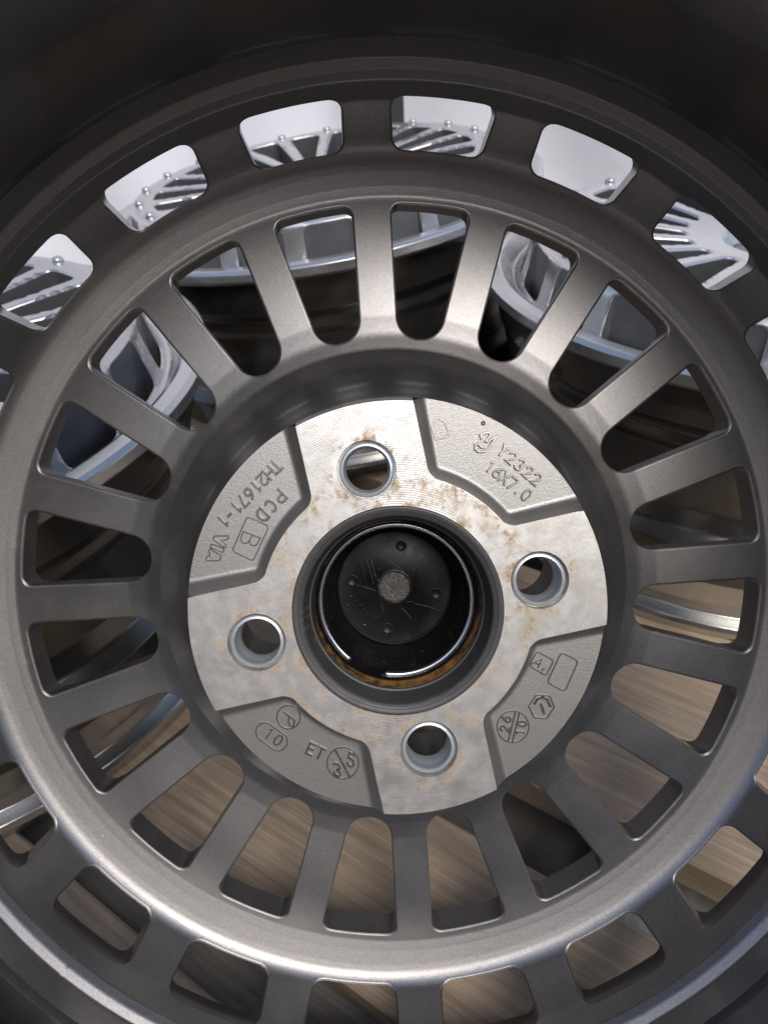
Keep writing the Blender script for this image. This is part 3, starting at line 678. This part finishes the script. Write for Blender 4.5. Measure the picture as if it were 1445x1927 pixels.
bq = np.array(bord); tg = np.gradient(bq, axis=0); nn = np.stack([-tg[:, 1], tg[:, 0]], 1); nn /= np.linalg.norm(nn, axis=1)[:, None]
if inside(bq[12:13] + nn[12] * .5, outline_p)[0] == False: nn = -nn
for o in (.3, .8, 1.4, 2.0, 2.7, 3.4, 4.1, 4.8, 5.4):
    q = bq + nn * o; ok = (dist_poly(q, bord, False) > o - .12) & inside(q, outline_p) & (dist_poly(q, arcp, False) > .4); inter += [tuple(v) for v in q[ok]]
G = np.array([(x, y) for x in np.arange(10, 74, 1.8) for y in np.arange(10, 74, 1.8)])
keep = inside(G, outline_p) & (dist_poly(G, bord, False) > 6) & (dist_poly(G, arcp, False) > .8)
inter += [tuple(q) for q in G[keep]]
arc_f = arcp
P, T = cdt(outline_p, [], dedupe(inter, .05))
V = pocket_pos(P); h = .05
Vx = pocket_pos(P + np.array([h, 0])) - pocket_pos(P - np.array([h, 0])); Vy = pocket_pos(P + np.array([0, h])) - pocket_pos(P - np.array([0, h]))
NN = np.cross(Vx, Vy); NN /= np.linalg.norm(NN, axis=1)[:, None]
F = [tuple(t) for t in T]
F, NN = orient(V, F, NN)
me_pocket = mesh('cast_pocket', V, F, NN)

def machined_mat():
    mt, nt, b = new_mat('machined_aluminium'); v = coords(nt, wheel)
    sep = N(nt, 'ShaderNodeSeparateXYZ'); nt.links.new(v, sep.inputs[0]); X, Y = sep.outputs[0], sep.outputs[1]
    rad = math_(nt, 'SQRT', math_(nt, 'ADD', math_(nt, 'MULTIPLY', X, X), math_(nt, 'MULTIPLY', Y, Y)))
    wob = math_(nt, 'MULTIPLY', noise(nt, v, 120, 2), .0003)
    g = math_(nt, 'SINE', math_(nt, 'MULTIPLY', math_(nt, 'ADD', rad, wob), 2 * PI / .00078))
    g = math_(nt, 'ADD', math_(nt, 'MULTIPLY', g, .5), .5)
    ax, ay = math_(nt, 'ABSOLUTE', X), math_(nt, 'ABSOLUTE', Y)
    mx, mn = math_(nt, 'MAXIMUM', ax, ay), math_(nt, 'MINIMUM', ax, ay)
    dx = math_(nt, 'SUBTRACT', mx, .050)
    db = math_(nt, 'SQRT', math_(nt, 'ADD', math_(nt, 'MULTIPLY', dx, dx), math_(nt, 'MULTIPLY', mn, mn)))
    nearb = ramp(nt, math_(nt, 'MULTIPLY', db, 20), [(.205, 1), (.235, .85), (.30, .2), (.40, 0)])
    nearc = ramp(nt, math_(nt, 'MULTIPLY', rad, 10), [(.365, .95), (.385, .6), (.42, .35), (.465, .9), (.50, .25), (.70, .15)])
    n1 = noise(nt, v, 130, 6, .72); n2 = noise(nt, v, 420, 5, .75)
    st = math_(nt, 'MULTIPLY', ramp(nt, n1, [(.47, 0), (.56, 1)]), ramp(nt, n2, [(.38, 0), (.56, 1)]))
    area = math_(nt, 'MAXIMUM', nearb, nearc)
    rust = math_(nt, 'MULTIPLY', st, area)
    base = mix(nt, ramp(nt, noise(nt, v, 75, 6, .7), [(.3, 0), (.7, 1)]), (.52, .515, .50), (.82, .82, .80))
    base = mix(nt, math_(nt, 'MULTIPLY', g, math_(nt, 'MULTIPLY', ramp(nt, noise(nt, v, 70, 3), [(.35, .2), (.65, 1)]), .22)), base, (.25, .24, .22))
    film = ramp(nt, noise(nt, v, 60, 5, .7), [(.48, 0), (.7, .3)])
    base = mix(nt, film, base, (.60, .52, .36))
    for ang, sx, off in ((.5, 800, 0), (1.9, 950, 3), (2.7, 700, 7)):
        mp = N(nt, 'ShaderNodeMapping'); mp.inputs['Rotation'].default_value = (0, 0, ang); mp.inputs['Scale'].default_value = (sx, 28, 1); mp.inputs['Location'].default_value = (off, off, 0)
        nt.links.new(v, mp.inputs[0]); sc_ = ramp(nt, noise(nt, mp.outputs[0], 1, 2), [(.70, 0), (.76, .7)])
        base = mix(nt, math_(nt, 'MULTIPLY', sc_, ramp(nt, noise(nt, v, 40 + off, 2), [(.5, 0), (.6, 1)])), base, (.88, .87, .85))
    col = mix(nt, math_(nt, 'MULTIPLY', rust, .85), base, (.42, .235, .06))
    pit = ramp(nt, noise(nt, v, 900, 3, .6), [(.66, 0), (.74, 1)]); pit = math_(nt, 'MULTIPLY', pit, ramp(nt, noise(nt, v, 90, 2), [(.48, 0), (.6, .8)]))
    col = mix(nt, pit, col, (.10, .075, .055))
    nt.links.new(col, b.inputs['Base Color'])
    nt.links.new(math_(nt, 'SUBTRACT', .80, math_(nt, 'MULTIPLY', rust, .7)), b.inputs['Metallic'])
    nt.links.new(math_(nt, 'ADD', math_(nt, 'MULTIPLY', noise(nt, v, 200, 3), .2), math_(nt, 'ADD', .30, math_(nt, 'MULTIPLY', rust, .3))), b.inputs['Roughness'])
    nb = bump(nt, b, g, .2, .00008)
    bump(nt, b, math_(nt, 'ADD', n2, math_(nt, 'MULTIPLY', pit, -1.0)), .25, .0002, nb)
    return mt
M['machined'] = machined_mat()
obj('mounting_face', me_mount, M['machined'], wheel)
pockets = [obj('cast_pocket', me_pocket, M['cast'], wheel, rotz=-k * PI / 2) for k in range(4)]

# ---- bolt hole sleeves
V, F, NN = lathe([(10.05, -3.6), (10.05, -1.6), (9.7, -2.4), (9.5, -3.0), (9.25, -1.6), (8.9, -1.15), (8.2, -1.1), (7.9, -1.5), (7.75, -2.6), (7.75, -6.0), (7.45, -6.5), (7.45, -13)], 72)
F, NN = orient(V, F, NN)
def lathe_front(prof, n):
    """lathe whose faces look up or at the axis"""
    V, F, NN = lathe(prof, n); V = np.asarray(V); NN = np.asarray(NN).copy(); k = n; F = list(F)
    rings = len(V) // (2 * k)
    for i in range(rings):
        sl = slice(i * 2 * k, (i + 1) * 2 * k)
        rad = np.hypot(V[sl, 0], V[sl, 1])[:, None] + 1e-9
        rin = -((V[sl, :2] / rad) * NN[sl, :2]).sum(); up = NN[sl, 2].sum()
        if rin * .8 + up < 0:
            NN[sl] *= -1
            for j in range(i * k, (i + 1) * k): F[j] = tuple(F[j])[::-1]
    return V, F, NN
V, F, NN = lathe_front([(10.08, -4.0), (9.5, -4.0), (9.45, -2.0), (9.3, -1.6), (8.9, -1.2), (8.2, -1.1), (7.9, -1.5), (7.75, -2.6), (7.75, -6.0), (7.45, -6.5), (7.45, -12)], 72)
me_sl = mesh('bolt_sleeve', V, F, NN)
V, F, NN = lathe_front([(7.45, -12), (12.0, -12.1), (12.0, -46)], 48)
NN = -np.asarray(NN); me_rec = mesh('lug_recess', V, F, None)
for k in range(4):
    a = k * PI / 2
    obj('bolt_sleeve', me_sl, M['zinc'], wheel, loc=(50 * math.sin(a), 50 * math.cos(a), 0))
    obj('lug_recess', me_rec, M['gunmetal'], wheel, loc=(50 * math.sin(a), 50 * math.cos(a), 0))

# ---- plastic hub ring, bore ledge, centre cap
V, F, NN = lathe_front([(36.5, -.2), (36.45, .3), (36.1, .55), (35.6, .5), (34.6, .2), (34.5, -.2), (33.2, -.7), (32.9, -1.2), (32.8, -4.0), (31.7, -9.5), (31.6, -11.0), (31.0, -11.3), (30.9, -12.2)], 128)
hub_ring = obj('hub_ring', mesh('hub_ring', V, F, NN), M['ring'], wheel)
def rust_mat():
    mt, nt, b = new_mat('rusty_bore'); v = coords(nt, wheel)
    sep = N(nt, 'ShaderNodeSeparateXYZ'); nt.links.new(v, sep.inputs[0])
    n = noise(nt, v, 200, 5, .7)
    m_ = math_(nt, 'ADD', n, math_(nt, 'MULTIPLY', sep.outputs[1], -5.5))
    col = mix(nt, ramp(nt, m_, [(.50, 0), (.78, 1)]), (.04, .034, .028), (.40, .20, .055))
    nt.links.new(col, b.inputs['Base Color']); b.inputs['Roughness'].default_value = .55; b.inputs['Metallic'].default_value = .3
    bump(nt, b, n, .5, .0004); return mt
M['rust'] = rust_mat()
V, F, NN = lathe_front([(31.4, -12.0), (31.0, -12.6), (30.2, -18.0), (29.8, -18.6), (29.7, -30)], 128)
obj('bore_ledge', mesh('bore_ledge', V, F, NN), M['rust'], wheel)
V, F, NN = lathe_front([(29.6, -17.2), (29.2, -16.9), (28.9, -17.4), (28.9, -20.6), (28.5, -22.6), (28.2, -23.2), (28.2, -33), (27.2, -34.6), (23.6, -46.6), (23.3, -46.2), (22.95, -46.4), (22.85, -48.0), (8.0, -48.0), (7.4, -47.3), (6.9, -47.3), (6.7, -48.2), (0.01, -48.2)], 128)
cap = obj('centre_cap', mesh('centre_cap', V, F, NN), M['cap'], wheel)

def tube_arc(R, z, tr, a0, a1, n=90, k=10):
    V, F = [], []
    for a in np.linspace(a0, a1, n):
        for b in range(k):
            t = 2 * PI * b / k; r_ = R + tr * math.cos(t); V.append((r_ * math.sin(a), r_ * math.cos(a), z + tr * math.sin(t)))
    for i in range(n - 1):
        for b in range(k): F.append((i * k + b, (i + 1) * k + b, (i + 1) * k + (b + 1) % k, i * k + (b + 1) % k))
    F.append(tuple(range(k))); F.append(tuple((n - 1) * k + b for b in range(k - 1, -1, -1)))
    return V, F
ph = math.degrees(.2182)
rad_ = math.radians
V, F = tube_arc(28.4, -20.8, 1.05, rad_(217 + ph - 360), rad_(189 + ph), 140)
obj('retaining_wire', mesh('retaining_wire', V, F), M['wire'], wheel)
def arc_block(ri, ro, z0, z1, a0, a1, n=16):
    V, F = [], []
    for a in np.linspace(rad_(a0), rad_(a1), n):
        for r_, z_ in ((ri, z1), (ri, z0 + .3), (ri + .3, z0), (ro, z0), (ro, z1)): V.append((r_ * math.sin(a), r_ * math.cos(a), z_))
    for i in range(n - 1):
        for b in range(4): F.append((i * 5 + b, (i + 1) * 5 + b, (i + 1) * 5 + b + 1, i * 5 + b + 1))
    F.append((0, 1, 2, 3, 4)); F.append(tuple((n - 1) * 5 + b for b in (4, 3, 2, 1, 0)))
    return V, F
for a0, a1 in ((157, 191), (243, 275), (98, 130), (28, 58), (300, 330)):
    V, F = arc_block(28.75, 29.68, -18.6, -23.5, a0 + ph, a1 + ph)
    me = mesh('cap_leg', V, F, None, False); obj('cap_leg', me, M['ring'], cap)
# foam plug with a ragged top
rng = np.random.RandomState(4)
V, F = [(0, 0, -47.0)], []
nr, na = 9, 40
for i in range(1, nr + 1):
    for j in range(na):
        a = 2 * PI * j / na; r_ = 6.3 * i / nr * (1 + (.03 * rng.randn() if i == nr else 0)); V.append((r_ * math.sin(a), r_ * math.cos(a), -47.0 + .25 * rng.randn() - (.9 if i == nr else 0)))
for j in range(na):
    F.append((0, 1 + (j + 1) % na, 1 + j))
    for i in range(nr - 1): a, b = 1 + i * na + j, 1 + i * na + (j + 1) % na; F.append((a, b, b + na, a + na))
obj('foam_plug', mesh('foam_plug', V, F), M['foam'], wheel)
V, F, NN = lathe_front([(2.3, -48.0), (2.25, -47.85), (2.05, -47.82), (1.95, -47.93), (.01, -47.93)], 28)
me = mesh('moulding_boss', V, F, NN)
for k in range(4):
    a = rad_(-8 + 0 + ph + 8 + 9 + 90 * k); obj('moulding_boss', me, M['cap'], cap, loc=(17.4 * math.sin(a), 17.4 * math.cos(a), 0))
# three long scrapes on the cap
V, F = [], []
for (x0, y0), (x1, y1) in (((-16, 5), (-4.5, -2)), ((-7, 14), (-6.5, -9)), ((6, -8), (17, -14)), ((-4, 15), (5, 6)), ((-9, 15), (-8, 3)), ((1, -9), (4, -15)), ((-4, -6), (6, -7.5))):
    v_, f_ = strokes([[(x0, y0), ((x0 + x1) / 2 + .4, (y0 + y1) / 2), (x1, y1)]], .07, .05, lambda x, y: -48.0)
    F += [tuple(i + len(V) for i in f) for f in f_]; V += v_
mt, nt_, b_ = new_mat('scraped_plastic'); b_.inputs['Base Color'].default_value = (.15, .146, .14, 1); b_.inputs['Roughness'].default_value = .6; M['scrape'] = mt
o = obj('scrape_marks', mesh('scrape_marks', V, F), M['scrape'], cap)

# ---- embossed marks
marks = json.loads(MARKS)
for name, hw, hh, z0, st in marks:
    c = np.mean([q for s_ in st for q in s_], axis=0)
    if z0 == -8:
        k = int(((math.degrees(math.atan2(c[0], c[1])) % 360)) // 90)       # which pocket
        a = -k * PI / 2; ca, sn = math.cos(-a), math.sin(-a)
        st2 = [[(x * ca - y * sn, x * sn + y * ca) for x, y in s_] for s_ in st]
        zf = lambda x, y: float(pz_of(np.array([[x, y]]))[0])
        V, F = strokes(st2, max(hw * 1.15, .26), hh * (2.1 if hw > .35 else 1.5), zf)
        obj(name, mesh(name, V, F, None, False), M['mark'], pockets[k])
    elif z0 == -48:
        V, F = strokes(st, hw, hh, lambda x, y: -48.0); obj(name, mesh(name, V, F), M['cap'], cap)
    else:
        V, F = strokes([[(x * (1.0), y) for x, y in s_] for s_ in st], hw, hh, lambda x, y: float(np.interp(math.hypot(x, y), [31.6, 31.7, 32.8, 32.9, 33.4], [-11, -9.5, -4.0, -1.2, -.7])) + .1)
        obj(name, mesh(name, V, F), M['scrape'], hub_ring)
V, F = tube_arc(.55, 0, .3, 0, 2 * PI, 10, 6)
o = obj('casting_pip', mesh('casting_pip', V, F), M['ring'], pockets[0])
o.location = Vector((*[v for v in (0, 0)], -7.95)) * MM; o.location.x = 43.2 * MM; o.location.y = 57.0 * MM

# ------------------------------------------------------------------ silver wheels lying face up
HW = 195.0
face_prof = [(50, 11.6), (58, 12.6, 4), (70, 14.6, 8), (112, 18.5, 10), (161, 21.0), (166, 21.2)]
fw = Wall(face_prof, 130.0, 2.2)
f0, f1 = float(fw.s_of_r(56)), float(fw.s_of_r(164.2))
sf2 = lambda o: to_param(slot_outline(o, .7, 157.0, 17.2, 6.0, 69.5, 5.6), fw)
outl, edges, inter = notch_region(fw, SLOT / 2, f0, f1, sf2, 1, [.3, 1.0, 2.2], 4.5, 8)
H_ = SLOT / 2 * fw.rref; full_ = sf2(0.0)
V, F, NN = fw.build(outl, [], inter, edges, lambda P: np.full(len(P), 44.0), tri_back=False, draft=lambda Q: np.full(len(Q), -2.5), dist_loops=[(full_ + [H_, 0], True), (full_ - [H_, 0], True)])
nt_fs = fw.ntop; me_fspoke = mesh('silver_spoke', V, F, NN)
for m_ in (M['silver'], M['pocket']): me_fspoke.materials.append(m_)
for p_ in me_fspoke.polygons: p_.material_index = 0 if p_.index < nt_fs else 1  # hole walls get the darker colour that stands in for shade
fr_prof = [(163, 21.1), (164.2, 21.15), (175, 20.5, 3), (179.5, 17, 3), (187.5, -16, 5), (193, -18, 4), (199.0, -10, 3), (204.5, -1.2, 2), (208, 0, 1)]
fr = Wall(fr_prof, 184.0, 1.5)
q0, q1 = float(fr.s_of_r(164.2)), float(fr.s[-1] - .6); w0, w1 = float(fr.s_of_r(179.6)), float(fr.s_of_r(187.4))
def fwin(o=0.0):
    hw, c = 20.5 + o, 6 + o; t0, t1 = w0 - o, w1 + o
    right = [(x, t1) for x in np.linspace(0, hw - c, 5)[:-1]] + arc2(hw - c, t1 - c, c, PI / 2, 0, 5) + [(hw, t) for t in np.linspace(t1 - c, t0 + c, 4)[1:-1]] + arc2(hw - c, t0 + c, c, 0, -PI / 2, 5) + [(x, t0) for x in np.linspace(hw - c, 0, 5)[1:]]
    return np.array(right + [(-x, y) for x, y in right[-2:0:-1]])
outl, edges, inter = notch_region(fr, SLOT / 2, q0, q1, fwin, 1, [.3, .9, 1.6], 4.5, 8)
H_ = SLOT / 2 * fr.rref; full_ = fwin(0.0)
V, F, NN = fr.build(outl, [], inter, edges, lambda P: np.full(len(P), 46.0), tri_back=False, draft=lambda Q: np.full(len(Q), -1.5), dist_loops=[(full_ + [H_, 0], True), (full_ - [H_, 0], True)])
nf1 = len(F); V, F, NN = replicate(V, F, NN, 20); V = V @ Rz.T; NN = NN @ Rz.T
me_fring = mesh('silver_window_ring', V, F, NN)
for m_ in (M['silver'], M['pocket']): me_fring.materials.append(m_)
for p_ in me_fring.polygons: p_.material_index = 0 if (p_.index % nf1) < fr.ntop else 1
lr = float(np.interp(q1, fr.s, fr.r)); lz = float(np.interp(q1, fr.s, fr.z))
_, pr, pz = fillet([(lr, lz), (216, .2, 2), (219.6, -1.5, 1.5), (220, -8, 1.5), (217, -11)], 1)
V, F, NN = lathe(list(zip(pr, pz)), 144); V, F, NN = face_in(V, F, NN, False); me_lip = mesh('rim_lip', V, F, NN)
_, pr, pz = fillet([(217, -11), (207, -13, 2), (205, -30, 5), (203, -42, 3), (196, -52, 5), (197, -60, 3), (193, -68, 6), (191, -110, 8), (196, -124, 6), (206.0, -132, 3), (206.3, -158)], 1)
V, F, NN = lathe(list(zip(pr, pz)), 144); V, F, NN = face_in(V, F, NN, False); me_bar = mesh('wheel_barrel', V, F, NN)
_, pr, pz = fillet([(206.3, -158), (206.8, -176, 3), (209, -183, 2), (218, -185, 2), (220, -189, 2), (219, -195, 1.5), (212, -195)], 1)
V, F, NN = lathe(list(zip(pr, pz)), 144); V, F, NN = face_in(V, F, NN, False); me_fl = mesh('inboard_flange', V, F, NN)
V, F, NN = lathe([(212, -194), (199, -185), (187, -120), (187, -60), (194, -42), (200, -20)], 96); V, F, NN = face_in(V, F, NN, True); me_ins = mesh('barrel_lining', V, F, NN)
_, pr, pz = fillet([(29, 0), (31, 0, 1), (35.5, 8, 2), (38, 10.5, 2), (50, 11.6, 4), (56, 12.35)], 1.0)
pz[-1] = float(np.interp(f0, fw.s, fw.z))
V, F, NN = lathe_front(list(zip(pr, pz)), 96); me_hub = mesh('hub_disc', V, F, NN)
V, F, NN = lathe_front([(29.2, -2), (29.2, 1.5), (26, 3), (.01, 3.6)], 64); me_cc = mesh('front_cap', V, F, NN)
V, F, NN = lathe_front([(4.6, 0), (4.4, 2.2), (3.4, 3.4), (.01, 3.9)], 16); me_stud = mesh('stud', V, F, NN)
def squiggle(n, pitch, h, rc, a0):
    out = []
    for i in range(n):
        a = a0 + i * pitch / rc; s = 1 if i % 2 else .7
        out.append([((rc + y) * math.sin(a + x / rc), (rc + y) * math.cos(a + x / rc)) for x, y in ((0, 0), (.8, h * s), (2.0, h * s * .8), (1.6, 1), (3.0, 0), (4.2, h * .5), (4.6, 0))])
    return out
V, F = strokes(squiggle(8, 6.4, 8.0, 43.5, 0), .9, 2.2, lambda x, y: float(np.interp(math.hypot(x, y), [38, 50, 58], [10.5, 11.6, 12.6])))
me_scr = mesh('raised_script', V, F)

def silver_wheel(x, y, ztop, spin, label, script=None):
    t = empty('silver_wheel', Matrix.Translation(Vector((x, y, ztop)) * MM) @ Matrix.Rotation(spin, 4, 'Z'), label, 'wheel', 'silver wheels lying face up behind the near wheel')
    for k in range(20):
        obj('spoke', me_fspoke, M['silver'], t, rotz=(k + .5) * SLOT)
    for k in range(20):
        a = (k + .5) * SLOT; s_ = obj('stud', me_stud, M['silver'], t, loc=(169.5 * math.sin(a), 169.5 * math.cos(a), 20.9))
    obj('window_ring', me_fring, M['silver'], t); obj('rim_lip', me_lip, M['silver'], t)
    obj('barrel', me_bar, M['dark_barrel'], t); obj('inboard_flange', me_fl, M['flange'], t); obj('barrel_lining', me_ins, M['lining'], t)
    h = obj('hub_disc', me_hub, M['silver'], t); obj('centre_cap', me_cc, M['dark_barrel'], t)
    if script is not None: obj('raised_script', me_scr, M['silver'], h, rotz=script)
    return t
wA = silver_wheel(-47.0, 755.5, 207.0, .10, 'silver wheel lying face up farthest back, seen through the top slots')
silver_wheel(-326.5, 408.0, HW, .22, 'silver wheel lying face up at the left, cut by the left edge', 2.2)
silver_wheel(305.7, 532.4, HW, .05, 'silver wheel lying face up at the right, with raised script on its hub', 4.35)

wA.matrix_world = Matrix.Translation(Vector((-47.0, 755.5, 207.0)) * MM) @ Matrix.Rotation(-.093, 4, 'Y') @ Matrix.Rotation(.10, 4, 'Z')

# ------------------------------------------------------------------ pallet of boards on the ground
DIR = math.radians(-35.0)
dv = np.array([math.cos(DIR), math.sin(DIR)]); nv = np.array([-dv[1], dv[0]])
def board(name, n0, n1, t0, t1, z1, th, mat, parent, seed, along=True):
    """a sawn board; local X along its length; slightly uneven edges"""
    rg = np.random.RandomState(seed); L = t1 - t0; W_ = n1 - n0; k = 12
    V, F = [], []; c = 1.6
    for i in range(k + 1):
        x = -L / 2 + L * i / k; e0, e1, w_ = rg.randn() * .5, rg.randn() * .5, rg.randn() * .25
        for y, z in ((-W_ / 2 + e0, -th), (-W_ / 2 + e0, -c), (-W_ / 2 + c + e0, w_), (W_ / 2 - c + e1, w_), (W_ / 2 + e1, -c), (W_ / 2 + e1, -th)): V.append((x, y, z))
    for i in range(k):
        for b in range(6): F.append((i * 6 + b, (i + 1) * 6 + b, (i + 1) * 6 + (b + 1) % 6, i * 6 + (b + 1) % 6))
    F.append(tuple(range(6))); F.append(tuple(k * 6 + b for b in range(5, -1, -1)))
    me = mesh(name, V, F, None, False)
    o = obj(name, me, mat, parent)
    tm, nm = (t0 + t1) / 2, (n0 + n1) / 2
    if along: o.location = Vector((dv[0] * tm + nv[0] * nm, dv[1] * tm + nv[1] * nm, z1)) * MM; o.rotation_euler.z = DIR
    else: o.location = Vector((dv[0] * nm + nv[0] * tm, dv[1] * nm + nv[1] * tm, z1)) * MM; o.rotation_euler.z = DIR + PI / 2
    return o
pal = empty('pallet', None, 'wooden pallet of pale spaced boards under the wheels', 'pallet')
BO = ((-95, 49), (87, 185), (231, 402), (442, 500), (508, 606), (646, 744), (-240, -135), (-385, -280))
for i, (a, b) in enumerate(BO):
    board('board', a, b, -780, 700, 0, 24, M['wood'], pal, 10 + i)
for i, (a, b) in enumerate(((-640, -560), (-16, 15), (560, 640))):
    board('stringer', a, b, -385, 744, -25, 49, M['wood_grey'], pal, 40 + i, along=False)
board('lower_board', 22, 112, -420, -30, -27, 20, M['wood_grey'], pal, 55)
# ground
GX = [-30000, -12000, -5000] + list(range(-3000, 3001, 250)) + [5000, 12000, 30000]
GY = [-30000, -12000, -6000, -4200, -3400] + list(range(-3000, 2001, 125)) + [5000, 12000, 30000]
V, F = [], []
for y in GY:
    for x in GX:
        t = min(1.0, max(0.0, (-1100 - y) / 1500)); t = t * t * (3 - 2 * t)      # unseen earth bank, added behind the camera to darken and brown the reflections
        V.append((x, y, -76 + 2500 * t + (25 * math.sin(x / 310 + y / 170) * t)))
for j in range(len(GY) - 1):
    for i in range(len(GX) - 1): a = j * len(GX) + i; F.append((a, a + 1, a + 1 + len(GX), a + len(GX)))
g = obj('ground', mesh('ground', V, F), M['concrete']); g['kind'] = 'structure'

# white plastic sheet behind everything, softly creased
nx, nz = 120, 60; V, F = [], []
for j in range(nz + 1):
    for i in range(nx + 1):
        x = -1700 + 3400 * i / nx; z = -74 + 1300 * j / nz
        y = 1330 + 22 * math.sin(x / 130 + z / 260) + 12 * math.sin(x / 47 + 1.7 * math.sin(z / 160)) + 9 * math.sin(z / 90 + x / 300)
        V.append((x, y, z))
for j in range(nz):
    for i in range(nx): a = j * (nx + 1) + i; F.append((a, a + 1, a + nx + 2, a + nx + 1))
b0 = len(V); V += [(x, y + 4, z) for x, y, z in V]
F += [tuple(i + b0 for i in f[::-1]) for f in F[:nx * nz]]
sh = obj('plastic_sheet', mesh('plastic_sheet', V, F), M['sheet']); sh['label'] = 'creased white plastic sheet standing behind the wheels'; sh['category'] = 'sheet'

# dark upright behind the farthest wheel
V, F = [], []
for k, z in enumerate((-75, 60, 200, 360, 520)):
    for x, y in ((-22, -8), (22, -8), (22, 8), (-22, 8)): V.append((x + 46, 1240 + y + k * .8, z))
for k in range(4):
    for i in range(4): F.append((k * 4 + i, k * 4 + (i + 1) % 4, k * 4 + 4 + (i + 1) % 4, k * 4 + 4 + i))
F += [(3, 2, 1, 0), (16, 17, 18, 19)]
po = obj('metal_post', mesh('metal_post', V, F, None, False), M['strip']); po['label'] = 'narrow dark upright in front of the white sheet, seen through the top rim window'; po['category'] = 'post'
